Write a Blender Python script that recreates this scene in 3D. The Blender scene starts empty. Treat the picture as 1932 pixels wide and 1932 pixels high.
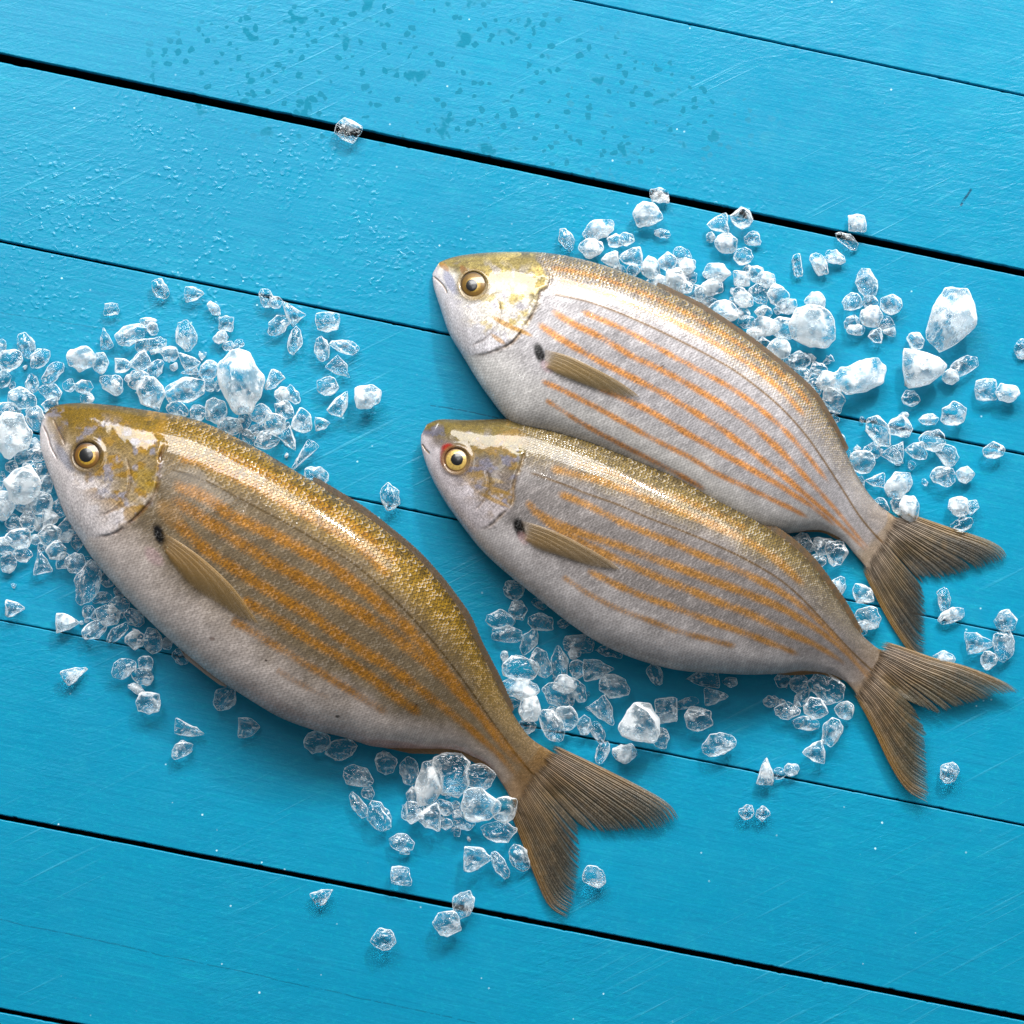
import bpy, bmesh, math, random
import numpy as np
from mathutils import Vector, Matrix
random.seed(7); rng = np.random.default_rng(7)
S = bpy.context.scene
COL = S.collection

# ------------------------------------------------------------ camera
# The table lies in z = 0 (metres). The lens looks down, tipped 10 degrees.
TILT = math.radians(10.0); FRAME = 0.42; LENS = 85.0; SENS = 36.0
DIST = FRAME / 2 / (SENS / 2 / LENS)
fwd = np.array([0, math.sin(TILT), -math.cos(TILT)])
upv = np.array([0, math.cos(TILT), math.sin(TILT)])
cam_pos = -fwd * DIST
cd = bpy.data.cameras.new('camera'); cam = bpy.data.objects.new('camera', cd); COL.objects.link(cam)
cd.lens = LENS; cd.sensor_width = SENS; cd.clip_start = 0.05; cd.clip_end = 50
cam.location = cam_pos.tolist(); cam.rotation_euler = (TILT, 0, 0)
S.camera = cam

# ------------------------------------------------------------ light: studio softbox, weak ambient, two added helper lights
w = bpy.data.worlds.new('World'); S.world = w; w.use_nodes = True
bg = w.node_tree.nodes['Background']; bg.inputs[0].default_value = (0.93, 0.97, 1.0, 1); bg.inputs[1].default_value = 0.23

def area(name, loc, target, sx, sy, power, col=(1, 1, 1)):
    l = bpy.data.lights.new(name, 'AREA'); l.shape = 'RECTANGLE'; l.size = sx; l.size_y = sy
    l.energy = power; l.color = col
    o = bpy.data.objects.new(name, l); COL.objects.link(o); o.location = loc
    d = Vector(target) - Vector(loc); o.rotation_euler = d.to_track_quat('-Z', 'Y').to_euler()
    return o
area('softbox_lamp', (0.02, 1.50, 1.13), (0.0, 0.02, 0), 2.3, 0.62, 80.0, (1.0, 0.985, 0.965))
area('added_sparkle_light', (0.62, 1.45, 0.98), (0.05, 0.0, 0), 0.12, 0.12, 17.0, (1.0, 0.975, 0.94))  # small light added for sparkle and crisper shadows
area('added_sheen_light', (-0.62, 0.95, 1.75), (-0.1, 0.1, 0), 0.75, 0.5, 6.0, (1.0, 1.0, 1.0))  # dim light added to give the top-left boards their sheen

S.view_settings.view_transform = 'Standard'; S.view_settings.look = 'None'
S.view_settings.exposure = 0.10; S.view_settings.gamma = 1.0; S.view_settings.use_curve_mapping = False
S.render.engine = 'CYCLES'
S.cycles.max_bounces = 14; S.cycles.transmission_bounces = 12; S.cycles.transparent_max_bounces = 12
S.cycles.caustics_refractive = True; S.cycles.caustics_reflective = False
S.cycles.blur_glossy = 0.6

# ------------------------------------------------------------ helpers
def P(d, z=0.0):
    """table coordinates of plan points d (N,2), measured in 1/1932 of the frame, at height z"""
    d = np.atleast_2d(np.asarray(d, float))
    u = (d[:, 0] / 1932 - 0.5) * SENS / LENS; v = (0.5 - d[:, 1] / 1932) * SENS / LENS
    r = np.outer(u, [1, 0, 0]) + np.outer(v, upv) + fwd
    k = (z - cam_pos[2]) / r[:, 2]
    return cam_pos + r * k[:, None]
PX = FRAME / 1932          # metres per plan unit near the middle

def tag(o, label=None, cat=None, group=None, kind=None):
    if label: o['label'] = label
    if cat: o['category'] = cat
    if group: o['group'] = group
    if kind: o['kind'] = kind
    return o
def empty(name, loc=(0, 0, 0)):
    o = bpy.data.objects.new(name, None); COL.objects.link(o); o.location = loc; o.empty_display_size = 0.01
    return o
def np_mesh(name, V, F, mat, parent=None, smooth=True, attrs=None, loc=None):
    """V (n,3), F (m,4) or (m,3) arrays"""
    V = np.asarray(V, float); F = np.asarray(F, np.int32)
    if loc is not None: V = V - np.asarray(loc)
    me = bpy.data.meshes.new(name)
    k = F.shape[1]
    me.vertices.add(len(V)); me.vertices.foreach_set('co', V.astype(np.float32).ravel())
    me.loops.add(F.size); me.loops.foreach_set('vertex_index', F.ravel())
    me.polygons.add(len(F)); me.polygons.foreach_set('loop_start', np.arange(0, F.size, k, dtype=np.int32))
    me.polygons.foreach_set('loop_total', np.full(len(F), k, np.int32))
    me.polygons.foreach_set('use_smooth', np.full(len(F), smooth, bool))
    me.update(calc_edges=True); me.validate()
    for an, arr in (attrs or {}).items():
        arr = np.asarray(arr, np.float32)
        if arr.ndim == 1:
            a = me.attributes.new(an, 'FLOAT', 'POINT'); a.data.foreach_set('value', arr)
        elif arr.shape[1] == 3:
            a = me.attributes.new(an, 'FLOAT_VECTOR', 'POINT'); a.data.foreach_set('vector', arr.ravel())
    me.materials.append(mat)
    o = bpy.data.objects.new(name, me); COL.objects.link(o)
    if parent is not None: o.parent = parent
    if loc is not None: o.location = tuple(loc)
    return o
def grid_faces(n, m, close=False):
    i = np.arange(n - 1)[:, None]; j = np.arange(m if close else m - 1)[None, :]
    jn = (j + 1) % m
    return np.stack([i * m + j, i * m + jn, (i + 1) * m + jn, (i + 1) * m + j], -1).reshape(-1, 4)
def spline(pts, n):
    """Catmull-Rom through pts, resampled evenly to n points"""
    p = np.asarray(pts, float); q = np.vstack([2 * p[0] - p[1], p, 2 * p[-1] - p[-2]])
    out = []
    for i in range(1, len(q) - 2):
        t = np.linspace(0, 1, 24, endpoint=False)[:, None]
        a, b, c, d = q[i - 1], q[i], q[i + 1], q[i + 2]
        out.append(0.5 * (2 * b + (c - a) * t + (2 * a - 5 * b + 4 * c - d) * t**2 + (3 * b - a - 3 * c + d) * t**3))
    out.append(p[-1:]); o = np.vstack(out)
    L = np.r_[0, np.cumsum(np.linalg.norm(np.diff(o, axis=0), axis=1))]
    s = np.linspace(0, L[-1], n)
    return np.stack([np.interp(s, L, o[:, k]) for k in range(o.shape[1])], 1)
def vnoise(x, y, seed=0):
    """smooth value noise, vectorised, -1..1"""
    xi = np.floor(x).astype(np.int64); yi = np.floor(y).astype(np.int64); fx = x - xi; fy = y - yi
    fx = fx * fx * (3 - 2 * fx); fy = fy * fy * (3 - 2 * fy)
    def h(a, b):
        n = (a * 374761393 + b * 668265263 + seed * 974634777) & 0xffffffff
        n = ((n ^ (n >> 13)) * 1274126177) & 0xffffffff
        return ((n ^ (n >> 16)) & 0xffff) / 32767.5 - 1
    return (h(xi, yi) * (1 - fx) + h(xi + 1, yi) * fx) * (1 - fy) + (h(xi, yi + 1) * (1 - fx) + h(xi + 1, yi + 1) * fx) * fy
def fbm(x, y, seed=0, o=4):
    return sum(vnoise(x * 2**k, y * 2**k, seed + k) / 2**k for k in range(o)) / 1.6
def sstep(a, b, x):
    t = np.clip((x - a) / (b - a), 0, 1); return t * t * (3 - 2 * t)
def dist_poly(pts, poly):
    """distance of pts (n,2) to a polyline and the running fraction along it"""
    best = np.full(len(pts), 1e9); fr = np.zeros(len(pts)); m = len(poly) - 1
    for i in range(m):
        a, b = poly[i], poly[i + 1]; ab = b - a; L = (ab**2).sum() + 1e-9
        t = np.clip(((pts - a) @ ab) / L, 0, 1); d = np.hypot(*(pts - a - t[:, None] * ab).T)
        k = d < best; best[k] = d[k]; fr[k] = (i + t[k]) / m
    return best, fr
def mixc(a, b, t):
    return a * (1 - t[:, None]) + np.asarray(b, float) * t[:, None]

# ---- shader node shorthand
class NT:
    def __init__(s, name):
        s.m = bpy.data.materials.new(name); s.m.use_nodes = True; s.t = s.m.node_tree; s.t.nodes.clear()
        s.out = s.t.nodes.new('ShaderNodeOutputMaterial')
    def n(s, typ, **kw):
        nd = s.t.nodes.new(typ)
        for k, v in kw.items():
            if k.startswith('_'): nd.inputs[k[1:].replace('_', ' ')].default_value = v
            else: setattr(nd, k, v)
        return nd
    def l(s, a, b): s.t.links.new(a, b)
    def setin(s, inp, v):
        if hasattr(v, 'is_linked') or isinstance(v, bpy.types.NodeSocket): s.l(v, inp)
        else: inp.default_value = v
    def math(s, op, a, b=0.0, c=0.0, clamp=False):
        nd = s.t.nodes.new('ShaderNodeMath'); nd.operation = op; nd.use_clamp = clamp
        s.setin(nd.inputs[0], a); s.setin(nd.inputs[1], b); s.setin(nd.inputs[2], c); return nd.outputs[0]
    def attr(s, name, vec=False):
        nd = s.t.nodes.new('ShaderNodeAttribute'); nd.attribute_name = name
        return nd.outputs['Vector'] if vec else nd.outputs['Fac']
    def mix(s, fac, a, b, blend='MIX'):
        nd = s.t.nodes.new('ShaderNodeMix'); nd.data_type = 'RGBA'; nd.blend_type = blend
        s.setin(nd.inputs[0], fac); s.setin(nd.inputs[6], a); s.setin(nd.inputs[7], b); return nd.outputs[2]
    def mapr(s, v, a, b, c=0.0, d=1.0, smooth=True):
        nd = s.t.nodes.new('ShaderNodeMapRange'); nd.interpolation_type = 'SMOOTHSTEP' if smooth else 'LINEAR'
        s.setin(nd.inputs[0], v)
        for i, q in enumerate((a, b, c, d)): s.setin(nd.inputs[i + 1], q)
        return nd.outputs[0]
    def noise(s, vec, scale, detail=3.0, rough=0.55, dist=0.0):
        nd = s.t.nodes.new('ShaderNodeTexNoise'); s.l(vec, nd.inputs['Vector'])
        nd.inputs['Scale'].default_value = scale; nd.inputs['Detail'].default_value = detail
        nd.inputs['Roughness'].default_value = rough; nd.inputs['Distortion'].default_value = dist; return nd.outputs['Fac']
    def mapping(s, vec, scale=(1, 1, 1), rot=(0, 0, 0), loc=(0, 0, 0)):
        nd = s.t.nodes.new('ShaderNodeMapping'); s.l(vec, nd.inputs[0])
        nd.inputs['Scale'].default_value = scale; nd.inputs['Rotation'].default_value = rot; nd.inputs['Location'].default_value = loc
        return nd.outputs[0]
    def bump(s, h, strength, dist, normal=None):
        nd = s.t.nodes.new('ShaderNodeBump'); s.setin(nd.inputs['Height'], h); s.setin(nd.inputs['Strength'], strength)
        nd.inputs['Distance'].default_value = dist
        if normal is not None: s.l(normal, nd.inputs['Normal'])
        return nd.outputs[0]
def rgba(c): return (c[0], c[1], c[2], 1.0)

# ------------------------------------------------------------ materials
def plank_material():
    M = NT('blue_painted_wood')
    geo = M.n('ShaderNodeNewGeometry'); pos = geo.outputs['Position']
    along = M.mapping(pos, rot=(0, 0, math.radians(11.7)))            # x runs along the boards
    streak = M.mapping(along, scale=(14, 260, 1)); fine = M.mapping(along, scale=(60, 900, 1))
    n_grain = M.noise(streak, 1.0, 5, 0.6, 0.4); n_fine = M.noise(fine, 1.0, 3, 0.6)
    n_big = M.noise(pos, 9, 4, 0.55); n_mid = M.noise(pos, 60, 4, 0.6); n_grit = M.noise(pos, 700, 3, 0.6)
    base = M.mix(M.mapr(n_big, 0.3, 0.7), rgba((0.0001, 0.202, 0.345)), rgba((0.0001, 0.224, 0.367)))
    base = M.mix(M.math('MULTIPLY', M.mapr(n_grain, 0.35, 0.75), 0.35), base, rgba((0.0002, 0.182, 0.325)))
    base = M.mix(M.math('MULTIPLY', M.mapr(n_mid, 0.58, 0.8), 0.35), base, rgba((0.003, 0.285, 0.39)))
    fz = M.noise(pos, 420, 4, 0.7); sg = M.noise(M.mapping(along, scale=(55, 520, 1)), 1.0, 4, 0.65, 0.5)
    base = M.mix(M.math('MULTIPLY', M.mapr(fz, 0.48, 0.72), 0.40), base, rgba((0.003, 0.300, 0.405)))
    base = M.mix(M.math('MULTIPLY', M.mapr(sg, 0.50, 0.72), 0.45), base, rgba((0.0002, 0.160, 0.295)))
    base = M.mix(M.math('MULTIPLY', M.mapr(sg, 0.46, 0.30), M.mapr(n_big, 0.4, 0.65, 0.1, 0.45)), base, rgba((0.002, 0.285, 0.395)))
    # scratches left by the brush, crossing the boards at a slant
    sc = M.mapping(M.mapping(pos, rot=(0, 0, math.radians(-27))), scale=(15, 560, 1))
    n_scr = M.noise(sc, 1.0, 2, 0.5, 0.1); msk = M.mapr(M.noise(pos, 13, 2), 0.44, 0.64)
    scr = M.math('MULTIPLY', M.mapr(n_scr, 0.60, 0.74), msk)
    base = M.mix(M.math('MULTIPLY', scr, 0.16), base, rgba((0.10, 0.45, 0.58)))
    # salt and frost specks
    scm = 1
    vo = M.n('ShaderNodeTexVoronoi', feature='F1', _Scale=330.0); M.l(pos, vo.inputs['Vector'])
    rv = M.n('ShaderNodeSeparateColor'); M.l(vo.outputs['Color'], rv.inputs[0])
    spk = M.math('MULTIPLY', M.mapr(vo.outputs['Distance'], 0.10, 0.17, 1, 0), M.mapr(rv.outputs[0], 0.955, 0.965))
    spk = M.math('MULTIPLY', spk, M.mapr(M.noise(pos, 22, 2), 0.42, 0.6))
    base = M.mix(M.math('MULTIPLY', spk, 0.75), base, rgba((0.55, 0.80, 0.88)))
    # damp top-left corner: beads of water on the second board, soaked-in drops on the first
    sep = M.n('ShaderNodeSeparateXYZ'); M.l(pos, sep.inputs[0]); X, Y = sep.outputs[0], sep.outputs[1]
    def region(cx, cy, rx, ry, soft=0.6):
        a = M.math('DIVIDE', M.math('SUBTRACT', X, cx), rx); b = M.math('DIVIDE', M.math('SUBTRACT', Y, cy), ry)
        r = M.math('SQRT', M.math('ADD', M.math('MULTIPLY', a, a), M.math('MULTIPLY', b, b)))
        return M.mapr(r, soft, 1.15, 1, 0)
    wet = M.math('ADD', region(-0.14, 0.118, 0.11, 0.07), M.math('MULTIPLY', region(0.02, 0.12, 0.12, 0.04), 0.5), clamp=True)
    warp = M.n('ShaderNodeTexNoise', _Scale=240.0, _Detail=2.0); M.l(pos, warp.inputs['Vector'])
    wv = M.n('ShaderNodeVectorMath', operation='MULTIPLY_ADD'); M.l(warp.outputs['Color'], wv.inputs[0])
    wv.inputs[1].default_value = (0.004, 0.004, 0.0); M.l(pos, wv.inputs[2])
    v2 = M.n('ShaderNodeTexVoronoi', feature='SMOOTH_F1', _Scale=470.0); M.l(wv.outputs[0], v2.inputs['Vector'])
    c2 = M.n('ShaderNodeSeparateColor'); M.l(v2.outputs['Color'], c2.inputs[0])
    dens = M.mapr(M.noise(pos, 34, 3), 0.36, 0.60)
    bead = M.math('MULTIPLY', M.mapr(v2.outputs['Distance'], 0.08, 0.52, 1, 0), M.mapr(c2.outputs[1], 0.30, 0.5))
    bead = M.math('MULTIPLY', M.math('MULTIPLY', bead, wet), dens)
    soak_r = M.math('ADD', region(-0.05, 0.19, 0.13, 0.04, 0.3), M.math('MULTIPLY', region(0.03, 0.170, 0.10, 0.035, 0.2), 0.7), clamp=True)
    soak_n = M.noise(pos, 120, 3, 0.55, 0.5)
    v3 = M.n('ShaderNodeTexVoronoi', feature='F1', _Scale=310.0); M.l(wv.outputs[0], v3.inputs['Vector'])
    c3 = M.n('ShaderNodeSeparateColor'); M.l(v3.outputs['Color'], c3.inputs[0])
    spots = M.math('MULTIPLY', M.mapr(v3.outputs['Distance'], M.math('MULTIPLY', c3.outputs[2], 0.42), M.math('ADD', M.math('MULTIPLY', c3.outputs[2], 0.42), 0.09), 1, 0), M.mapr(c3.outputs[0], 0.30, 0.35))
    clump = M.mapr(M.math('ADD', M.math('MULTIPLY', M.noise(pos, 60, 3), 0.75), M.math('MULTIPLY', soak_n, 0.5)), 0.74, 0.80)
    soak = M.math('MULTIPLY', M.math('MAXIMUM', spots, clump), M.mapr(soak_r, 0.1, 0.5))
    base = M.mix(M.math('MULTIPLY', soak, 0.85), base, rgba((0.0002, 0.150, 0.240)))
    # hairline cracks in the paint
    for (a0, a1), wd_, k_ in ((((0, 1735), (900, 1930)), 0.00016, 0.45), (((812, 764), (950, 790)), 0.00018, 0.6), (((1812, 388), (1832, 356)), 0.00030, 0.9), (((0, 590), (330, 640)), 0.00014, 0.35)):
        A, B = P([a0])[0], P([a1])[0]; L_ = float(np.hypot(B[0] - A[0], B[1] - A[1])); ux, uy = float((B[0] - A[0]) / L_), float((B[1] - A[1]) / L_)
        dx_ = M.math('SUBTRACT', X, float(A[0])); dy_ = M.math('SUBTRACT', Y, float(A[1]))
        al_ = M.math('ADD', M.math('MULTIPLY', dx_, ux), M.math('MULTIPLY', dy_, uy)); cr_ = M.math('ABSOLUTE', M.math('ADD', M.math('SUBTRACT', M.math('MULTIPLY', dx_, uy), M.math('MULTIPLY', dy_, ux)), M.math('MULTIPLY', M.math('SUBTRACT', n_mid, 0.5), 0.0022)))
        seg = M.math('MULTIPLY', M.mapr(cr_, wd_, wd_ * 2.2, 1, 0), M.math('MULTIPLY', M.math('GREATER_THAN', al_, 0.0), M.math('LESS_THAN', al_, L_)))
        base = M.mix(M.math('MULTIPLY', seg, M.math('MULTIPLY', M.mapr(fz, 0.36, 0.52), k_)), base, rgba((0.0005, 0.05, 0.10)))
    # board edges below the face go near black: gap shade put into the colour
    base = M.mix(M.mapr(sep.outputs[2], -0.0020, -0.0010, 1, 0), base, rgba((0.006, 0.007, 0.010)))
    h = M.math('ADD', M.math('MULTIPLY', n_grain, 0.30), M.math('MULTIPLY', n_fine, 0.16))
    h = M.math('ADD', h, M.math('MULTIPLY', n_grit, 0.22)); h = M.math('ADD', h, M.math('MULTIPLY', scr, 0.18))
    wrk = M.mapping(M.mapping(pos, rot=(0, 0, math.radians(-12))), scale=(150, 460, 1))
    h = M.math('ADD', h, M.math('MULTIPLY', M.math('MULTIPLY', M.noise(wrk, 1.0, 3, 0.6, 0.8), M.mapr(M.noise(pos, 11, 2), 0.4, 0.62)), 0.55))
    nb = M.bump(h, 0.80, 0.00050)
    nb2 = M.bump(bead, 0.60, 0.00032, nb)
    bs = M.n('ShaderNodeBsdfPrincipled'); M.l(base, bs.inputs['Base Color']); M.l(nb2, bs.inputs['Normal'])
    rough = M.math('ADD', M.mapr(n_mid, 0.2, 0.8, 0.30, 0.42), M.math('MULTIPLY', soak, 0.5))
    M.l(rough, bs.inputs['Roughness']); bs.inputs['Specular IOR Level'].default_value = 0.26
    M.l(M.math('MULTIPLY', bead, 0.35, clamp=True), bs.inputs['Coat Weight']); bs.inputs['Coat Roughness'].default_value = 0.12
    M.l(nb2, bs.inputs['Coat Normal'])
    M.l(bs.outputs[0], M.out.inputs[0]); return M.m
def simple(name, col, rough=0.6, **kw):
    M = NT(name); bs = M.n('ShaderNodeBsdfPrincipled'); geo = M.n('ShaderNodeNewGeometry')
    nn = M.noise(geo.outputs['Position'], 300, 3)
    M.l(M.mix(nn, rgba([c * 0.8 for c in col]), rgba([min(1, c * 1.15) for c in col])), bs.inputs['Base Color'])
    bs.inputs['Roughness'].default_value = rough
    for k, v in kw.items(): bs.inputs[k.replace('_', ' ')].default_value = v
    M.l(bs.outputs[0], M.out.inputs[0]); return M.m

def skin_material(name, stripe_col, scale_gold, metal=0.14):
    """wet fish skin: colour from the body's own attributes, scales as a procedural relief"""
    M = NT(name)
    suv = M.attr('scale_uv', True); col = M.attr('skin', True); stripe = M.attr('stripe'); head = M.attr('head')
    back = M.attr('back'); belly = M.attr('belly')
    warp = M.n('ShaderNodeTexNoise', _Scale=0.55, _Detail=1.0); M.l(suv, warp.inputs['Vector'])
    wv = M.n('ShaderNodeVectorMath', operation='MULTIPLY_ADD'); M.l(warp.outputs['Color'], wv.inputs[0])
    wv.inputs[1].default_value = (0.9, 0.9, 0); M.l(suv, wv.inputs[2])
    sp = M.n('ShaderNodeSeparateXYZ'); M.l(wv.outputs[0], sp.inputs[0])
    U, Vv = sp.outputs[0], sp.outputs[1]
    row = M.math('FLOOR', Vv); f = M.math('SUBTRACT', M.math('SUBTRACT', Vv, row), 0.5)
    off = M.math('MULTIPLY', M.math('MODULO', M.math('ABSOLUTE', row), 2.0), 0.5)
    arc = M.math('MULTIPLY', M.math('MULTIPLY', f, f), 1.9)
    a = M.math('ADD', M.math('ADD', U, off), arc)
    s = M.math('FRACT', a)                                              # 0 behind an edge, 1 on the next edge
    cell = M.math('FLOOR', a)
    cv = M.n('ShaderNodeCombineXYZ'); M.l(cell, cv.inputs[0]); M.l(row, cv.inputs[1])
    wn = M.n('ShaderNodeTexWhiteNoise', noise_dimensions='3D'); M.l(cv.outputs[0], wn.inputs['Vector'])
    cellr = wn.outputs['Value']
    edge = M.mapr(s, 0.66, 0.97)
    body = M.math('SUBTRACT', 1.0, M.math('MULTIPLY', head, 0.86))
    sca = M.math('MULTIPLY', body, M.math('ADD', 0.34, M.math('MULTIPLY', back, 0.66)))
    # fine cross hatching of the silver flank
    hat = M.mapping(suv, scale=(2.2, 0.26, 1)); n_h = M.noise(hat, 1.0, 2, 0.55, 0.0)
    n_f = M.noise(suv, 1.3, 4, 0.72); n_g = M.noise(suv, 2.6, 2, 0.6); n_l = M.noise(suv, 0.16, 4, 0.6)
    tick = M.math('ABSOLUTE', M.math('SUBTRACT', s, 0.5))                 # 0 mid-scale, .5 at its edge
    # stripes: ragged, stitched by the scale rows
    st = M.math('ADD', stripe, M.math('MULTIPLY', M.math('SUBTRACT', n_h, 0.5), 0.30))
    st = M.math('ADD', st, M.math('MULTIPLY', M.math('SUBTRACT', 0.25, tick), 0.45))
    st = M.math('MULTIPLY', M.mapr(st, 0.10, 0.90), M.mapr(stripe, 0.03, 0.35))
    scol = M.mix(M.mapr(n_f, 0.3, 0.7), rgba([q * 0.62 for q in stripe_col]), rgba([min(1, q * 1.3) for q in stripe_col]))
    c = M.mix(M.math('MULTIPLY', st, 0.86), col, scol)
    # silver glints and dark gaps, multiplied so that black stays black
    amp = M.math('SUBTRACT', M.math('SUBTRACT', 1.0, M.math('MULTIPLY', belly, 0.80)), M.math('MULTIPLY', back, 0.55))
    k1 = M.math('MULTIPLY', M.math('SUBTRACT', n_h, 0.5), M.math('MULTIPLY', amp, 2.3))
    k2 = M.math('MULTIPLY', M.math('SUBTRACT', n_f, 0.5), M.math('ADD', 0.5, M.math('MULTIPLY', head, 3.6)))
    k3 = M.math('MULTIPLY', M.math('SUBTRACT', 0.22, tick), M.math('MULTIPLY', body, M.math('ADD', 0.9, M.math('MULTIPLY', back, 1.9))))
    k4 = M.math('MULTIPLY', M.math('SUBTRACT', cellr, 0.5), M.math('MULTIPLY', sca, 0.9))
    k5 = M.math('MULTIPLY', M.math('SUBTRACT', n_l, 0.5), 1.3)
    kk = M.math('ADD', M.math('ADD', M.math('ADD', k1, k2), M.math('ADD', k3, k4)), k5)
    kk = M.math('POWER', 2.0, M.math('MULTIPLY', kk, 1.0))
    vm = M.n('ShaderNodeVectorMath', operation='SCALE'); M.l(c, vm.inputs[0]); M.l(kk, vm.inputs['Scale']); c = vm.outputs[0]
    # gold centres and dark rims of the scales on the back
    gold = M.math('MULTIPLY', M.math('MULTIPLY', M.math('MULTIPLY', M.mapr(s, 0.75, 0.25), body), back), M.mapr(M.math('ADD', M.math('MULTIPLY', cellr, 0.6), M.math('MULTIPLY', n_f, 0.6)), 0.3, 0.8, 0.05, 0.85))
    c = M.mix(gold, c, rgba(scale_gold))
    c = M.mix(M.math('MULTIPLY', M.math('MULTIPLY', edge, sca), M.math('ADD', 0.45, M.math('MULTIPLY', back, 0.40))), c, rgba((0.030, 0.022, 0.012)))
    # painted glints: pale highlights mixed into the free edge of single scales
    gl_ = M.math('MULTIPLY', M.math('MULTIPLY', M.mapr(s, 0.30, 0.55), M.mapr(s, 0.78, 0.62)), M.math('MULTIPLY', body, M.mapr(M.math('ADD', M.math('MULTIPLY', cellr, 0.5), M.math('MULTIPLY', n_f, 0.7)), 0.62, 0.80)))
    c = M.mix(M.math('MULTIPLY', gl_, M.math('ADD', 0.07, M.math('MULTIPLY', back, 0.22))), c, rgba((0.78, 0.76, 0.74)))
    hs = M.math('MULTIPLY', s, sca)
    hh = M.math('ADD', M.math('MULTIPLY', hs, 1.3), M.math('MULTIPLY', n_h, M.math('ADD', 0.04, M.math('MULTIPLY', body, 0.08))))
    hh = M.math('ADD', hh, M.math('MULTIPLY', n_g, 0.24))
    nb = M.bump(hh, 0.40, 0.00020)
    hc = M.math('ADD', M.math('MULTIPLY', M.math('MULTIPLY', edge, sca), M.math('ADD', -1.8, M.math('MULTIPLY', M.attr('gloss'), 1.45))), M.math('MULTIPLY', n_h, M.math('MULTIPLY', body, M.math('SUBTRACT', 0.35, M.math('MULTIPLY', M.attr('gloss'), 0.30)))))
    hc = M.math('ADD', hc, M.math('MULTIPLY', n_f, M.math('ADD', 0.04, M.math('MULTIPLY', M.math('MULTIPLY', body, M.math('SUBTRACT', 1.0, M.attr('gloss'))), 0.17))))
    gloss = M.attr('gloss'); nc = M.bump(hc, 0.55, 0.00018)
    bs = M.n('ShaderNodeBsdfPrincipled'); M.l(c, bs.inputs['Base Color']); M.l(nb, bs.inputs['Normal'])
    bs.inputs['Metallic'].default_value = metal; M.l(M.mapr(n_f, 0.3, 0.7, 0.36, 0.54), bs.inputs['Roughness'])
    bs.inputs['Specular IOR Level'].default_value = 0.08
    M.l(M.math('ADD', 0.50, M.math('MULTIPLY', gloss, 0.50)), bs.inputs['Coat Weight']); bs.inputs['Coat Roughness'].default_value = 0.03; bs.inputs['Coat IOR'].default_value = 1.38
    M.l(nc, bs.inputs['Coat Normal'])
    M.l(bs.outputs[0], M.out.inputs[0]); return M.m
def fin_material(name):
    M = NT(name); col = M.attr('skin', True); thin = M.attr('thin'); ruv = M.attr('ray_uv', True)
    m = M.mapping(ruv, scale=(1, 60, 1)); n1 = M.noise(m, 1.0, 4, 0.65); m2 = M.mapping(ruv, scale=(14, 4, 1)); n2 = M.noise(m2, 1.0, 4, 0.6)
    c = M.mix(M.math('MULTIPLY', M.mapr(n1, 0.32, 0.62), M.math('SUBTRACT', 0.50, M.math('MULTIPLY', M.attr('soft'), 0.30))), col, rgba((0.022, 0.018, 0.010)))
    c = M.mix(M.math('MULTIPLY', M.mapr(n1, 0.60, 0.85), 0.6), c, rgba((0.36, 0.25, 0.13)))
    c = M.mix(M.math('MULTIPLY', M.mapr(n2, 0.50, 0.72), 0.42), c, rgba((0.27, 0.215, 0.15)))
    bs = M.n('ShaderNodeBsdfPrincipled'); M.l(c, bs.inputs['Base Color']); bs.inputs['Roughness'].default_value = 0.42
    bs.inputs['Coat Weight'].default_value = 0.35; bs.inputs['Coat Roughness'].default_value = 0.2; bs.inputs['Metallic'].default_value = 0.1
    M.l(M.bump(n1, 0.5, 0.0003), bs.inputs['Normal'])
    tr = M.n('ShaderNodeBsdfTransparent'); tr.inputs[0].default_value = (0.985, 0.965, 0.93, 1)
    mx = M.n('ShaderNodeMixShader'); M.l(M.math('MULTIPLY', thin, M.mapr(n1, 0.3, 0.7, 0.6, 1.0), clamp=True), mx.inputs[0])
    M.l(bs.outputs[0], mx.inputs[1]); M.l(tr.outputs[0], mx.inputs[2]); M.l(mx.outputs[0], M.out.inputs[0]); return M.m
def eye_material(name):
    M = NT(name); bs = M.n('ShaderNodeBsdfPrincipled'); col = M.attr('skin', True); ruv = M.attr('ray_uv', True)
    n1 = M.noise(ruv, 5, 3); M.l(M.mix(M.math('MULTIPLY', M.mapr(n1, 0.45, 0.7), 0.5), col, rgba((0.10, 0.045, 0.008))), bs.inputs['Base Color'])
    bs.inputs['Roughness'].default_value = 0.35; bs.inputs['Metallic'].default_value = 0.15
    bs.inputs['Coat Weight'].default_value = 0.6; bs.inputs['Coat Roughness'].default_value = 0.02
    M.l(bs.outputs[0], M.out.inputs[0]); return M.m
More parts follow.
